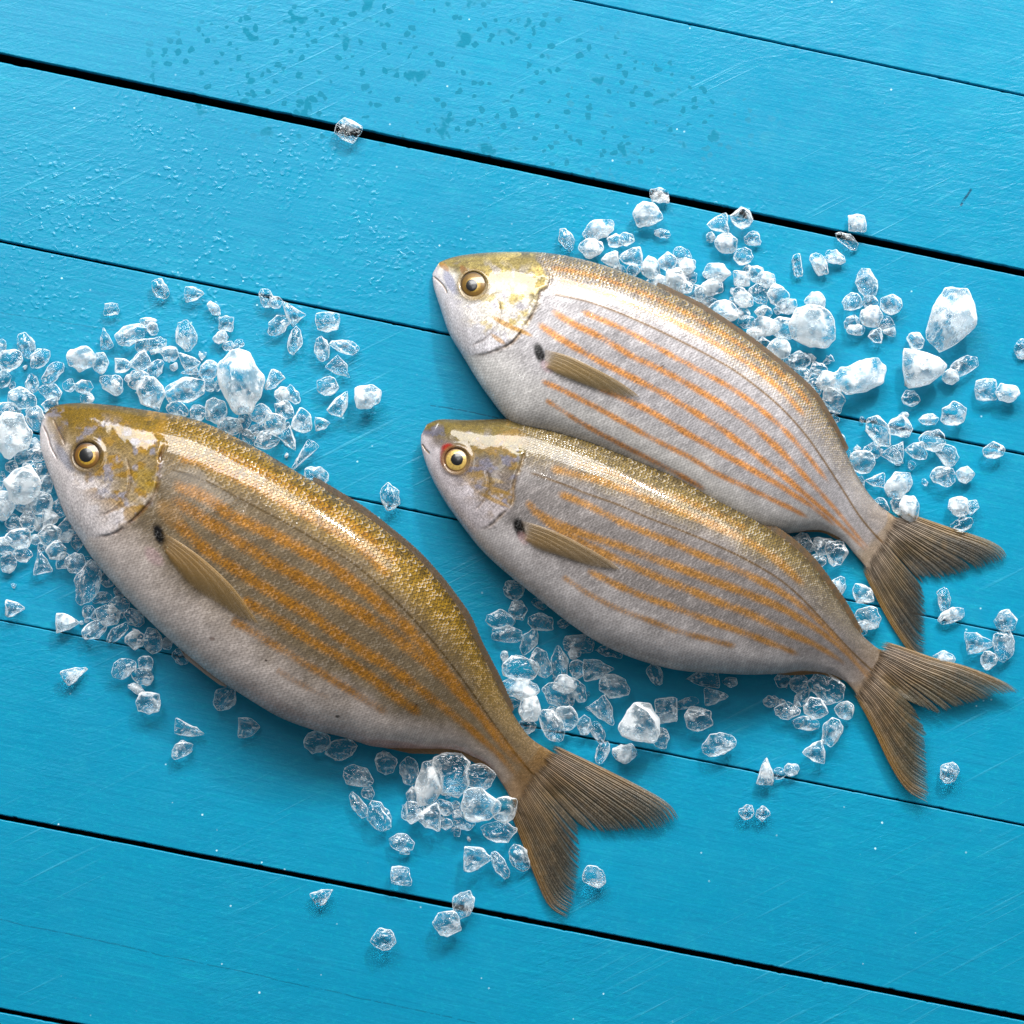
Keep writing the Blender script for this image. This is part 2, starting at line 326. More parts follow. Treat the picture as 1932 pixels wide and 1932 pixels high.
def ice_material(name, white, rough=0.04, clear=0.35):
    M = NT(name); tc = M.n('ShaderNodeTexCoord'); pos = tc.outputs['Object']
    n1 = M.noise(pos, 260, 4, 0.65, 0.8); n2 = M.noise(pos, 900, 3, 0.6); n3 = M.noise(M.mapping(pos, scale=(1, 2.2, 1), rot=(0.4, 0.7, 0.3)), 330, 4, 0.65, 1.4)
    n4 = M.noise(pos, 95, 3, 0.6)
    gl = M.n('ShaderNodeBsdfGlass'); gl.inputs['IOR'].default_value = 1.31; gl.inputs['Roughness'].default_value = rough
    gl.inputs['Color'].default_value = (0.99, 0.997, 1, 1)
    nb = M.bump(M.math('ADD', n1, M.math('MULTIPLY', n2, 0.3)), 0.5, 0.0010); M.l(nb, gl.inputs['Normal'])
    tp = M.n('ShaderNodeBsdfTransparent'); tp.inputs[0].default_value = (0.97, 0.99, 1, 1)
    mg = M.n('ShaderNodeMixShader'); mg.inputs[0].default_value = clear; M.l(gl.outputs[0], mg.inputs[1]); M.l(tp.outputs[0], mg.inputs[2])
    df = M.n('ShaderNodeBsdfDiffuse'); df.inputs[0].default_value = (0.955, 0.975, 0.985, 1)
    tl = M.n('ShaderNodeBsdfTranslucent'); tl.inputs[0].default_value = (0.95, 0.975, 0.99, 1)
    m0 = M.n('ShaderNodeMixShader'); m0.inputs[0].default_value = 0.40; M.l(df.outputs[0], m0.inputs[1]); M.l(tl.outputs[0], m0.inputs[2])
    lw = M.n('ShaderNodeLayerWeight', _Blend=0.5)
    rim = M.mapr(lw.outputs['Facing'], 0.36, 0.74)
    vein = M.mapr(n3, 0.55, 0.64)
    patch = M.mapr(n4, 0.50 - white * 0.30, 0.66 - white * 0.30)
    f = M.math('ADD', M.math('MULTIPLY', rim, 1.0), M.math('MULTIPLY', vein, 0.72)); f = M.math('ADD', f, M.math('MULTIPLY', patch, 0.44 + white), clamp=True)
    mx = M.n('ShaderNodeMixShader'); M.l(f, mx.inputs[0]); M.l(mg.outputs[0], mx.inputs[1]); M.l(m0.outputs[0], mx.inputs[2])
    M.l(mx.outputs[0], M.out.inputs[0]); return M.m

MAT_WOOD = plank_material()
MAT_GAP = simple('gap_shade_black', (0.004, 0.004, 0.006), 0.9)  # near black, the shade of the gaps put into the colour
MAT_FIN = fin_material('fin_skin')
MAT_EYE = eye_material('iris_gold')
MAT_PUPIL = simple('pupil_black', (0.004, 0.004, 0.005), 0.30, Coat_Weight=0.25, Coat_Roughness=0.05)
MAT_ICE = [ice_material('clear_ice', -0.16, 0.02, 0.55), ice_material('cloudy_ice', 0.10, 0.03, 0.50), ice_material('white_ice', 0.34, 0.06, 0.40)]

# ------------------------------------------------------------ the setting: painted board table
LINES = [  # left y, right y (plan units at x = 0 and 1932), gap at left, gap at right
    (-580, -158, 4, 4), (-233, 180, 2.4, 2.8), (108, 515, 16.5, 13.5), (455, 857, 4.6, 4.2), (803, 1200, 3.6, 1.5),
    (1170, 1557, 1.3, 3.0), (1541, 1921, 8.5, 10.5), (1906, 2282, 8.0, 8.0), (2275, 2650, 4, 4)]
table = empty('tabletop'); tag(table, 'bright blue painted wooden boards lying side by side under the fish', 'tabletop', kind='structure')
def line_pt(x, li, side):
    yl, yr, gl, gr = LINES[li]; f = x / 1932.0
    y = yl + (yr - yl) * f; g = gl + (gr - gl) * np.clip(f, -0.2, 1.2)
    return y + side * g / 2
XS = np.linspace(-700, 2632, 900)
for i in range(len(LINES) - 1):
    top = line_pt(XS, i, +1); bot = line_pt(XS, i + 1, -1)
    wob = lambda s: 1.0 * fbm(XS / 90, XS * 0 + s, s, 3) + 0.7 * fbm(XS / 9, XS * 0 + s, s + 9, 3)
    chip = lambda s: 3.0 * sstep(0.50, 0.75, fbm(XS / 14, XS * 0 + s * 3, s + 31, 2))
    top = top + wob(i * 2 + 1) * 0.45 + 0.4 * chip(i * 5 + 2); bot = bot + wob(i * 2 + 2) * 0.45 - 0.35 * chip(i * 5 + 4)
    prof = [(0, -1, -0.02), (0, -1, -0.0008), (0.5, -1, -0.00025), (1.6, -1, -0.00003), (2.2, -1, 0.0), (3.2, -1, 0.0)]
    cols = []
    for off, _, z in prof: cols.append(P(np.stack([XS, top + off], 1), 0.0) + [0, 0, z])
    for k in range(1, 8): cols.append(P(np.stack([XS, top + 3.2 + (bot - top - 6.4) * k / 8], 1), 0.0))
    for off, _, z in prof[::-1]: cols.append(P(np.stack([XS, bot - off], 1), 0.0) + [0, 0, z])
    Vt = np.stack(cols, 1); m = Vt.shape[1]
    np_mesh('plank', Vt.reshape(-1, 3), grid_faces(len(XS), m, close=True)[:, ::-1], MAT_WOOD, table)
q = P([(-700, -700), (2632, -700), (2632, 2800), (-700, 2800)], 0.0); q[:, 2] = -0.021
np_mesh('gap_shade_sheet', q, np.array([[0, 3, 2, 1]]), MAT_GAP, table)  # added dark sheet, stands for the shade seen through the gaps

# ------------------------------------------------------------ fish
class Fish:
    def __init__(s, D):
        s.D = D
        dor = spline(D['dorsal'], 600); ven = spline(D['ventral'], 600)
        s.dor, s.ven = dor, ven
        o = np.array(D['snout'], float); e = (np.array(D['dorsal'][-1]) + np.array(D['ventral'][-1])) / 2
        ax = (e - o) / np.linalg.norm(e - o); nr = np.array([ax[1], -ax[0]])     # nr points to the back (up in plan)
        s.o, s.ax, s.nr = o, ax, nr
        def tw(p): p = np.asarray(p, float) - o; return p @ ax, p @ nr
        s.tw = tw
        td, wd = tw(dor); tv, wv = tw(ven)
        td = np.maximum.accumulate(td + np.arange(600) * 1e-6); tv = np.maximum.accumulate(tv + np.arange(600) * 1e-6)
        s.t0 = min(td[0], tv[0]); s.t1 = (td[-1] + tv[-1]) / 2
        s.topf = lambda t: np.interp(t, td, wd); s.botf = lambda t: np.interp(t, tv, wv)
        s.T = s.t1 - s.t0
        tt = np.linspace(s.t0, s.t1, 400); a = (s.topf(tt) - s.botf(tt)) / 2
        k = np.ones(31) / 31; ap = np.r_[np.zeros(15), a, np.full(15, a[-1])]
        asm = np.convolve(ap, k, 'valid'); asm[:8] = a[:8] * 0.9
        s.asm = (tt, asm)
        s.lift = D.get('lift', 0.0)
    def half(s, t):
        """half thickness and centre height (metres)"""
        a = np.interp(t, *s.asm) * PX
        f = (t - s.t0) / s.T
        b = a * (0.42 - 0.02 * sstep(0.3, 0.7, f)) * (1 - 0.80 * sstep(0.90, 1.0, f)) * (0.75 + 0.25 * sstep(0, 0.05, f))
        b = np.maximum(b, 0.0009)
        z0 = 0.62 * b + 0.0012 + s.lift * (1 - 0.55 * sstep(0.8, 1, f))
        return b, z0
    def wn(s, t, w):
        tp, bt = s.topf(t), s.botf(t); c = (tp + bt) / 2; a = np.maximum((tp - bt) / 2, 0.5)
        return (w - c) / a
    def prof(s, q):
        """thickness profile over q = -1 (belly) .. 1 (back)"""
        qq = np.abs(q); p = np.where(q > 0, 2.8, 2.5)
        return np.clip(1 - qq**p, 0, 1)**np.where(q > 0, 0.50, 0.52)
    def height(s, pts):
        t, w_ = s.tw(pts); b, z0 = s.half(t); return z0 + b * s.prof(np.clip(s.wn(t, w_), -1, 1))
    def world(s, pts, z, zr=None):
        W = P(pts, z if zr is None else zr); W[:, 2] = z; return W

def build_fish(D):
    for k_ in D['cols']:
        if k_ not in ('tail', 'pectoral'): D['cols'][k_] = np.array(D['cols'][k_]) * 1.0
    F = Fish(D)
    root = empty('fish', tuple(P([D['centre']], 0)[0]))
    inv = np.array(root.location)
    tag(root, D['label'], 'fish', 'whole striped fish laid on the blue boards')
    # stations, closer together at the blunt snout and at the tail root
    e = 0.06; s1 = F.t0 + F.T * e * (1 - np.cos(np.linspace(0, np.pi / 2, 90, endpoint=False)))
    ts = np.r_[s1, np.linspace(F.t0 + F.T * e, F.t1, 760)]
    ts[0] = F.t0 + 1e-3
    M1 = 300; th = np.linspace(0, np.pi, M1)                # top side, back -> belly
    qs = np.cos(th); M2 = 40; qb = np.cos(np.linspace(np.pi, 2 * np.pi, M2 + 2))[1:-1]
    q = np.r_[qs, qb]; upper = np.r_[np.ones(M1), np.zeros(M2)]
    TT, Q = np.meshgrid(ts, q, indexing='ij'); UP = np.broadcast_to(upper, TT.shape)
    tp, bt = F.topf(TT.ravel()), F.botf(TT.ravel()); Wd = (tp + bt) / 2 + (tp - bt) / 2 * Q.ravel()
    pts = F.o + TT.ravel()[:, None] * F.ax + Wd[:, None] * F.nr
    b, z0 = F.half(TT.ravel()); pr = F.prof(Q.ravel()); up = UP.ravel() > 0.5
    z = np.where(up, z0 + b * pr, np.maximum(z0 - b * pr, 0.0004 + F.lift * 0.3))
    n = len(z); t = TT.ravel(); f = (t - F.t0) / F.T; qf = Q.ravel()
    head = np.zeros(n)
    op = spline(D['operculum'], 80); to, wo = F.tw(op); si = np.argsort(wo)
    t_op = np.interp(Wd, wo[si], to[si])
    hb = sstep(-9, 9, t_op - t + 6 * fbm(pts[:, 0] / 12, pts[:, 1] / 12, 5) + 14 * sstep(0.4, 0.9, qf) * fbm(pts[:, 0] / 25, pts[:, 1] / 25, 6) - 22 * sstep(0.5, 0.9, qf))          # 1 on the head
    nape = sstep(wo.max(), wo.max() + 60, Wd); hb = np.maximum(hb * 1.0, 0)
    head = hb
    # ---- colour of the skin
    C = D['cols']; L = np.array
    skin = np.tile(L(C['flank'], float), (n, 1))
    nz = fbm(pts[:, 0] / 46, pts[:, 1] / 46, 3); nz2 = fbm(pts[:, 0] / 14, pts[:, 1] / 14, 8); nz3 = fbm(pts[:, 0] / 5, pts[:, 1] / 5, 12)
    lat = spline(D['lateral'], 60); dl, fl = dist_poly(pts, lat); tl, wl = F.tw(lat)
    above = Wd - np.interp(t, tl, wl)                        # + above the lateral line
    hgt = np.maximum(F.topf(t) - np.interp(t, tl, wl), 8)
    bk = sstep(-0.10, 0.75, above / hgt + 0.18 * nz) * (1 - 0.75 * sstep(0.72, 0.97, f))
    bk = np.where(up, bk, qf > 0.2)
    skin = mixc(skin, C['back'], bk * 0.95)
    rim = sstep(0.86, 0.99, qf + 0.03 * nz2); skin = mixc(skin, C['ridge'], rim * 0.75 * (1 - 0.5 * sstep(0.8, 1, f)))
    bl = sstep(0.25, 0.85, -qf + 0.14 * nz) * sstep(1.15, 0.7, f); bl = np.where(up, bl, (qf < 0.2) * 1.0)
    skin = mixc(skin, C['belly'], bl)
    skin = mixc(skin, C['blush'], sstep(0.80, 0.98, -qf) * sstep(0.40, 0.6, f) * sstep(1.0, .85, f) * 0.5)
    skin = mixc(skin, C['tailroot'], sstep(0.90, 1.0, f + 0.03 * nz) * 0.5)
    # head: gold crown, mottled cheek, pale jaw
    hq = qf + 0.30 * nz + 0.12 * nz2
    hc = np.tile(L(C['cheek'], float), (n, 1))
    hc = mixc(hc, C['crown'], sstep(0.0, 0.55, hq)); hc = mixc(hc, C['jaw'], sstep(0.05, -0.60, hq))
    hc = mixc(hc, C['ridge'], sstep(0.80, 0.98, qf) * 0.7)
    mot = sstep(0.05, 0.42, fbm(pts[:, 0] / 22, pts[:, 1] / 16, 21) + 0.1) * sstep(-0.75, -0.15, qf) * sstep(0.04, 0.14, f)
    hc = mixc(hc, C['mottle'], mot * 0.9)
    mot2 = sstep(0.1, 0.5, fbm(pts[:, 0] / 17, pts[:, 1] / 17, 44)) * sstep(-0.7, -0.2, qf) * sstep(0.9, 0.45, qf)
    hc = mixc(hc, C['lilac'], mot2 * 0.75)
    hc = mixc(hc, np.array(C['ridge']) * 1.2, sstep(0.15, 0.7, fbm(pts[:, 0] / 7, pts[:, 1] / 4, 33)) * sstep(-0.3, 0.5, qf) * 0.6)
    skin = skin * (1 - head[:, None]) + hc * head[:, None]
    def blob(c, rx, ry, ang, soft=0.5):
        ca, sa = math.cos(math.radians(ang)), math.sin(math.radians(ang)); d = pts - np.array(c)
        x = (d[:, 0] * ca + d[:, 1] * sa) / rx; y = (-d[:, 0] * sa + d[:, 1] * ca) / ry
        return sstep(1 + soft * .5, 1 - soft * .5, np.hypot(x, y) + 0.10 * nz3)
    for c, rx, ry, ang, col, k in D['blobs']: skin = mixc(skin, np.array(col) * (0.55 if col[0] > 0.01 else 0.2), blob(c, rx, ry, ang, 0.7) * k * up)
    # ---- stripes
    stripe = np.zeros(n)
    for k, (wid, stg, pl) in enumerate(D['stripes']):
        d_, fr = dist_poly(pts, spline(pl, 40))
        fade = sstep(0.0, 0.04, fr) * sstep(1.0, 0.93, fr) * (0.86 + 0.35 * fbm(pts[:, 0] / 30, pts[:, 1] / 30 + k, 60 + k))
        wl_ = wid * D.get('sw', 1.35) * (0.42 + 0.58 * np.clip(np.interp(t, *F.asm) / (0.8 * F.asm[1].max()), 0, 1))
        stripe = np.maximum(stripe, stg * np.exp(-(d_ / wl_)**2 * 0.7) * fade * (1 - 0.35 * sstep(0.8, 1.0, f)))
    stripe *= (1 - head) * up
    ll = np.exp(-(dl / 2.2)**2) * sstep(0.0, 0.02, fl) * (1 - head) * up
    skin = mixc(skin, C['line'], ll * 0.85)
    gloss = np.maximum(head, sstep(0.46, 0.30, f + 0.05 * nz2) * sstep(0.10, 0.35, qf + 0.1 * nz2)) * up     # smooth slimy nape
    # ---- relief
    dz = np.zeros(n); amp = up * 1.0
    dop, fop = dist_poly(pts, op)
    fade = sstep(0, 0.05, fop) * sstep(1, 0.8, fop)
    dz += head * np.exp(-(dop / 16)**2) * 0.0008 * fade                      # gill cover stands proud
    gvar = np.clip(0.62 + 0.75 * fbm(pts[:, 0] / 20, pts[:, 1] / 20, 71), 0.15, 1)
    dz -= np.exp(-(dop / 3.0)**2) * 0.0008 * fade * gvar
    skin = mixc(skin, C['gill'], np.exp(-((dop) / 3.2)**2) * fade * 0.75 * gvar * up)
    for w_, dep, dark, pl in D['grooves']:
        d_, fr = dist_poly(pts, spline(pl, 30)); g = np.exp(-(d_ / w_)**2) * sstep(0, 0.1, fr) * sstep(1, 0.85, fr)
        dz -= dep * g; skin = mixc(skin, C['gill'], g * dark * up)
    ec, er = np.array(D['eye'][0], float), D['eye'][1]
    de = np.hypot(*(pts - ec).T)
    dz += 0.0005 * np.exp(-((de - er * 1.22) / (er * 0.22))**2) - 0.0020 * sstep(er * 1.12, er * 0.75, de)
    skin = mixc(skin, C['socket'], np.exp(-((de - er * 1.16) / (er * 0.20))**2) * 0.85 * up)
    skin = mixc(skin, C['socket'], sstep(er * 1.1, er * 0.95, de) * up)
    dz += ll * 0.00004 + 0.00003 * nz2 * (0.5 + head) + 0.0007 * fbm(pts[:, 0] / 130, pts[:, 1] / 130, int(D['centre'][0])) * (1 - head) * np.clip(1 - np.abs(qf), 0, 1)
    z = z + dz * amp * np.clip(pr * 1.5, 0, 1)
    V = F.world(pts, z, np.where(up, z, z0))
    # ---- scale coordinates: row count fixed over the height, size shrinking to the tail
    a_h = (tp - bt) / 2; ref = np.interp(t, *F.asm)
    rows = 25.0 * D.get('rows', 1.0)
    # integrate along t with local pitch so that scales stay roughly square
    tg = np.linspace(F.t0, F.t1, 500); pitch = np.maximum(np.interp(tg, *F.asm), 34) / rows
    ug = np.r_[0, np.cumsum(np.diff(tg) / pitch[1:])]
    u = np.interp(t, tg, ug); v = (Wd - np.interp(t, tl, wl)) / np.maximum(ref, 34) * rows + 100
    v = v + 0 * u
    suv = np.stack([u - 0.28 * (v - 100), v, np.zeros(n)], 1)
    fc = grid_faces(len(ts), len(q), close=True)
    V = V - inv
    body = np_mesh('body', V, fc, D['mat'], root, attrs={'skin': skin, 'stripe': stripe, 'head': head, 'gloss': gloss, 'back': np.clip(bk, 0, 1),
                   'belly': np.clip(bl, 0, 1), 'scale_uv': suv})
    # ---- eye
    zc = F.height([ec])[0]; g = 2.0
    hx = (F.height([ec + [g, 0]])[0] - F.height([ec - [g, 0]])[0]) / (2 * g * PX)
    hy = (F.height([ec + [0, g]])[0] - F.height([ec - [0, g]])[0]) / (2 * g * PX)     # plan y points down
    def dome(name, c, r, hgt, lift, mat, parent, colf=None, rings=26, seg=64):
        rr = np.linspace(0, 1, rings)[:, None]; an = np.linspace(0, 2 * np.pi, seg, endpoint=False)[None, :]
        dx = (rr * np.cos(an)).ravel() * r; dy = (rr * np.sin(an)).ravel() * r
        p = np.array(c) + np.stack([dx, dy], 1)
        R = np.repeat(rr.ravel(), seg)
        zz = zc + 0.7 * (hx * (p[:, 0] - ec[0]) + hy * (p[:, 1] - ec[1])) * PX + lift + hgt * (1 - R**2)
        VV = F.world(p, zz) - inv
        at = {'skin': colf(R) if colf else np.zeros((len(R), 3)), 'ray_uv': np.stack([dx / r, dy / r, R * 0], 1)}
        return np_mesh(name, VV, grid_faces(rings, seg, close=True)[:, ::-1], mat, parent, attrs=at)
    ic = np.array(D['iris'])
    def colf(R):
        c = np.tile(ic[0], (len(R), 1)).astype(float)
        c = mixc(c, ic[1], sstep(D['ring'][0], D['ring'][1], R)); c = mixc(c, ic[2], sstep(0.82, 0.98, R)); return c
    eye = dome('eye', ec, er, 0.0013, -0.0007, MAT_EYE, root, colf)
    pc = np.array(D['pupil'][0], float); pr_ = D['pupil'][1]
    rp = np.linalg.norm(pc - ec) / er; q_ = (pr_ / er)**2
    dome('pupil', pc, pr_, 0.0013 * q_ + 0.00010, 0.0013 * (1 - rp**2 - q_) - 0.0007 + 0.00014, MAT_PUPIL, eye, rings=12, seg=48)
    # ---- fins made of rays
    def rays(name, starts, ends, guide, zf, colf, thinf, wid, taper=0.55, nr=34, jit=0.03, ridge=0.00035, parent=root, bend=1.0, bendf=None, rootfade=None):
        guide = np.asarray(guide, float); g0 = guide[0]; gv = guide[-1] - g0; gl = np.linalg.norm(gv); gd = gv / gl
        gn = np.array([-gd[1], gd[0]]); sg = spline(guide, nr); al = (sg - g0) @ gd / gl; cr = (sg - g0) @ gn / gl * bend
        VV, FF, SK, TH, UVr = [], [], [], [], []; base = 0
        K = len(starts)
        for k in range(K):
            s0, e0 = starts[k], ends[k]; v = e0 - s0; ln = np.linalg.norm(v) + 1e-6; d = v / ln; nn = np.array([-d[1], d[0]])
            rj = random.uniform(-7, 7); ext = 1 + random.uniform(-jit, jit) * 1.0
            cen = s0 + np.outer(al * ln * ext, d) + np.outer(cr * ln * (bendf(k / max(K - 1, 1)) if bendf else 1.0), nn)
            r = np.linspace(0, 1, nr)
            ds = np.linalg.norm(starts[min(k + 1, K - 1)] - starts[max(k - 1, 0)]) / max(1, min(k + 1, K - 1) - max(k - 1, 0))
            de_ = np.linalg.norm(ends[min(k + 1, K - 1)] - ends[max(k - 1, 0)]) / max(1, min(k + 1, K - 1) - max(k - 1, 0))
            dmed = np.median(np.linalg.norm(np.diff(ends, axis=0), axis=1)); spc = ds + (min(de_, dmed * 1.15) - ds) * r
            wd = spc * wid * (1 - taper * sstep(0.80, 1.0, r) - (1 - taper) * sstep(0.965, 1.0, r) * 0.8)
            wd = np.maximum(wd, 0.35)
            tan = np.gradient(cen, axis=0); tan /= np.linalg.norm(tan, axis=1)[:, None] + 1e-9; nn2 = np.stack([-tan[:, 1], tan[:, 0]], 1)
            for j, sd in enumerate((-0.55, -0.2, 0.12, 0.55)):
                pp = cen + nn2 * (wd * sd)[:, None]
                zz = zf(pp, r, k / max(K - 1, 1)) + ridge * (1 if j in (1, 2) else 0) * (1 - 0.4 * r) + 0.00010 * ((k * 7) % 5)
                VV.append(F.world(pp, zz) - inv); SK.append(colf(r, k / max(K - 1, 1), pp)); TH.append(thinf(r, k / max(K - 1, 1)) + (1.8 * sstep(F.t1 - 3, F.t1 - rootfade, F.tw(pp)[0] + rj) if rootfade else 0))
                UVr.append(np.stack([r * 3, np.full(nr, k * 0.35 + j * 0.09), np.zeros(nr)], 1))
            ii = np.arange(nr - 1)
            for j in range(3):
                a0 = base + j * nr + ii; FF.append(np.stack([a0, a0 + nr, a0 + nr + 1, a0 + 1], 1))
            base += 4 * nr
        return np_mesh(name, np.vstack(VV), np.vstack(FF), MAT_FIN, parent, attrs={'skin': np.vstack(SK), 'thin': np.concatenate(TH), 'soft': np.full(sum(len(q_) for q_ in TH), 1.0 if name == 'pectoral_fin' else 0.0), 'ray_uv': np.vstack(UVr)})
    # tail
    tl_ = D['tail']; bz, z0e = F.half(np.array([F.t1 - 12.0])); ze = float(z0e[0])
    up_e = spline(tl_['upper_edge'], 60); lo_e = spline(tl_['lower_edge'], 60)
    tail = empty_t = None
    tc = C['tail']
    def tail_col(r, kf, pp):
        nn = fbm(pp[:, 0] / 9, pp[:, 1] / 9, 77)
        c = np.tile(np.array(C['tailroot'], float), (len(r), 1)); c = mixc(c, tc[0], sstep(0.08, 0.50, r + 0.10 * nn))
        c = mixc(c, tc[1], sstep(0.35, 0.85, r + 0.25 * nn)); kv = 1 + 0.16 * math.sin(kf * 211.0) * math.cos(kf * 47.0) + 0.20 * math.sin(kf * 23.0)
        return c * kv * (1 + 0.35 * fbm(pp[:, 0] / 16, pp[:, 1] / 16, 78))[:, None]
    def edge_col(side):
        def g_(r, kf, pp):
            c = tail_col(r, kf, pp); k_ = kf if side > 0 else 1 - kf
            return mixc(c, tc[2], np.full(len(r), float(sstep(0.16, 0.02, np.array(k_))) * 0.9))
        return g_
    thin_t = lambda r, kf: 0.08 + 0.46 * sstep(0.45, 1.0, r)
    def tz(off): return lambda pp, r, kf: tz0(off)(pp, r, kf) + np.maximum(F.height(pp) + 0.00025 + off - tz0(off)(pp, r, kf), 0) * sstep(F.t1 + 45, F.t1 - 2, F.tw(pp)[0])
    def tz0(off): return lambda pp, r, kf: (ze + 0.0006) * (1 - r)**1.2 + (D.get('tail_z', 0.0022)) * (1 - (1 - r)**1.2) + off + 0.0012 * np.sin(r * 3.0) * np.sin(kf * 5 + off * 900)
    tailr = empty('tail_fin'); tailr.parent = root
    Ku = 62; bp = np.array(tl_['base'], float); tip_mid = (np.array(tl_['upper_trail'][-1]) + np.array(tl_['lower_trail'][0])) / 2.0
    sh = (bp.mean(0) - tip_mid); sh = sh / np.linalg.norm(sh); tl_['base'] = [tuple(p_ + sh * m_) for p_, m_ in zip(bp, (36, 42, 50, 42, 36))]
    # lobes share the root; each is a sub-part
    base_all = spline(tl_['base'], 2 * Ku)
    def uneven(pl, seed):
        r_ = np.random.default_rng(seed); wt = 0.75 + 0.5 * r_.random(Ku - 1); wt[r_.choice(np.arange(14, Ku - 2), 5, replace=False)] += np.array([3.2, 2.4, 1.8, 2.2, 1.5])
        q_ = np.r_[0, np.cumsum(wt)] / wt.sum(); sp_ = spline(pl, 400); return sp_[np.clip((q_ * 399).astype(int), 0, 399)]
    trail_u = uneven(tl_['upper_trail'], int(D['centre'][0])); trail_l = uneven(tl_['lower_trail'][::-1], int(D['centre'][1]))[::-1]
    jagu = np.array([4.5 * vnoise(np.array([k / 4.0]), np.array([0.3]), 91 + int(D['centre'][0]))[0] + random.uniform(-1.8, 1.2) for k in range(Ku)])
    for nm, st, en, guide, side in (('upper_lobe', base_all[:Ku], trail_u, tl_['upper_edge'], 1), ('lower_lobe', base_all[Ku:], trail_l, tl_['lower_edge'], -1)):
        en = en + 0
        dd = en - st; dd /= np.linalg.norm(dd, axis=1)[:, None]; en = en + dd * jagu[:, None]
        rays(nm, st, en, guide, tz(0.0 if side > 0 else 0.0003), edge_col(side), thin_t, 1.75, nr=60, jit=0.012, parent=tailr, bendf=(lambda u_: 1 - u_) if side > 0 else (lambda u_: u_), rootfade=26)
    # pectoral fin, folded back along the flank
    pf = D['pectoral']; K = 26; upb = spline(pf['upper'], 60); lob = spline(pf['lower'], 60)
    st = np.linspace(pf['upper'][0], pf['lower'][-1], K)
    ends = []
    for k in range(K):
        g_ = k / (K - 1)
        ends.append(upb[-1] * 1.0 if k == 0 else lob[int(round((g_**1.15) * 48))])
    ends = np.array(ends); ends[-1] = lob[49]
    pz = lambda pp, r, kf: F.height(pp) + 0.0004 + 0.0004 * np.sin(np.clip(r, 0, 1) * 2.6) * (1 - 0.4 * kf)
    pcl = C['pectoral']
    def pcol(r, kf, pp):
        c = np.tile(np.array(pcl[0], float), (len(r), 1)); c = mixc(c, pcl[1], sstep(0.3, 1.0, r)); 
        return mixc(c, pcl[2], np.full(len(r), float(sstep(0.10, 0.0, np.array(kf)))) * 0.7)
    rays('pectoral_fin', st, ends, pf['upper'], pz, pcol, lambda r, kf: 0.44 + 0.36 * kf + 0.22 * sstep(0.6, 1, r) + 0.8 * sstep(0.16, 0.0, r), 1.3, taper=0.5, nr=30, jit=0.01, ridge=0.00012, bend=0.9)
    # dorsal and anal fins, folded: short overlapping rays along the outline
    for nm, pl, wout, col, zrel in D['edge_fins']:
        ln = spline(pl, 90); tan = np.gradient(ln, axis=0); tan /= np.linalg.norm(tan, axis=1)[:, None]
        side = 1 if nm == 'dorsal_fin' else -1
        nrm = np.stack([tan[:, 1], -tan[:, 0]], 1) * side
        fr = np.linspace(0, 1, 90); wv_ = wout * np.minimum(1, fr / 0.15)**0.7 * np.minimum(1, (1 - fr) / 0.12)**0.6 + 0.4
        st = ln - nrm * 2.5; en = ln + nrm * (wv_ * 0.8)[:, None] + tan * (16 + wout)
        zz = float(zrel)
        col = np.array(col, float)
        def zf(pp, r, kf):
            tt_, _ = F.tw(pp); b_, z0_ = F.half(tt_); return z0_ + zz - 0.0004
        def cf(r, kf, pp, col=col): return mixc(np.tile(col[0], (len(r), 1)), col[1], sstep(0.2, 0.9, r))
        rays(nm, st, en, [(0, 0), (0.5, 0), (1, 0)], zf, cf, lambda r, kf: 0.05 + 0.15 * r, 2.4, taper=0.3, nr=10, jit=0.03, ridge=0.0)
    return F, root

SN = dict
FISH = []
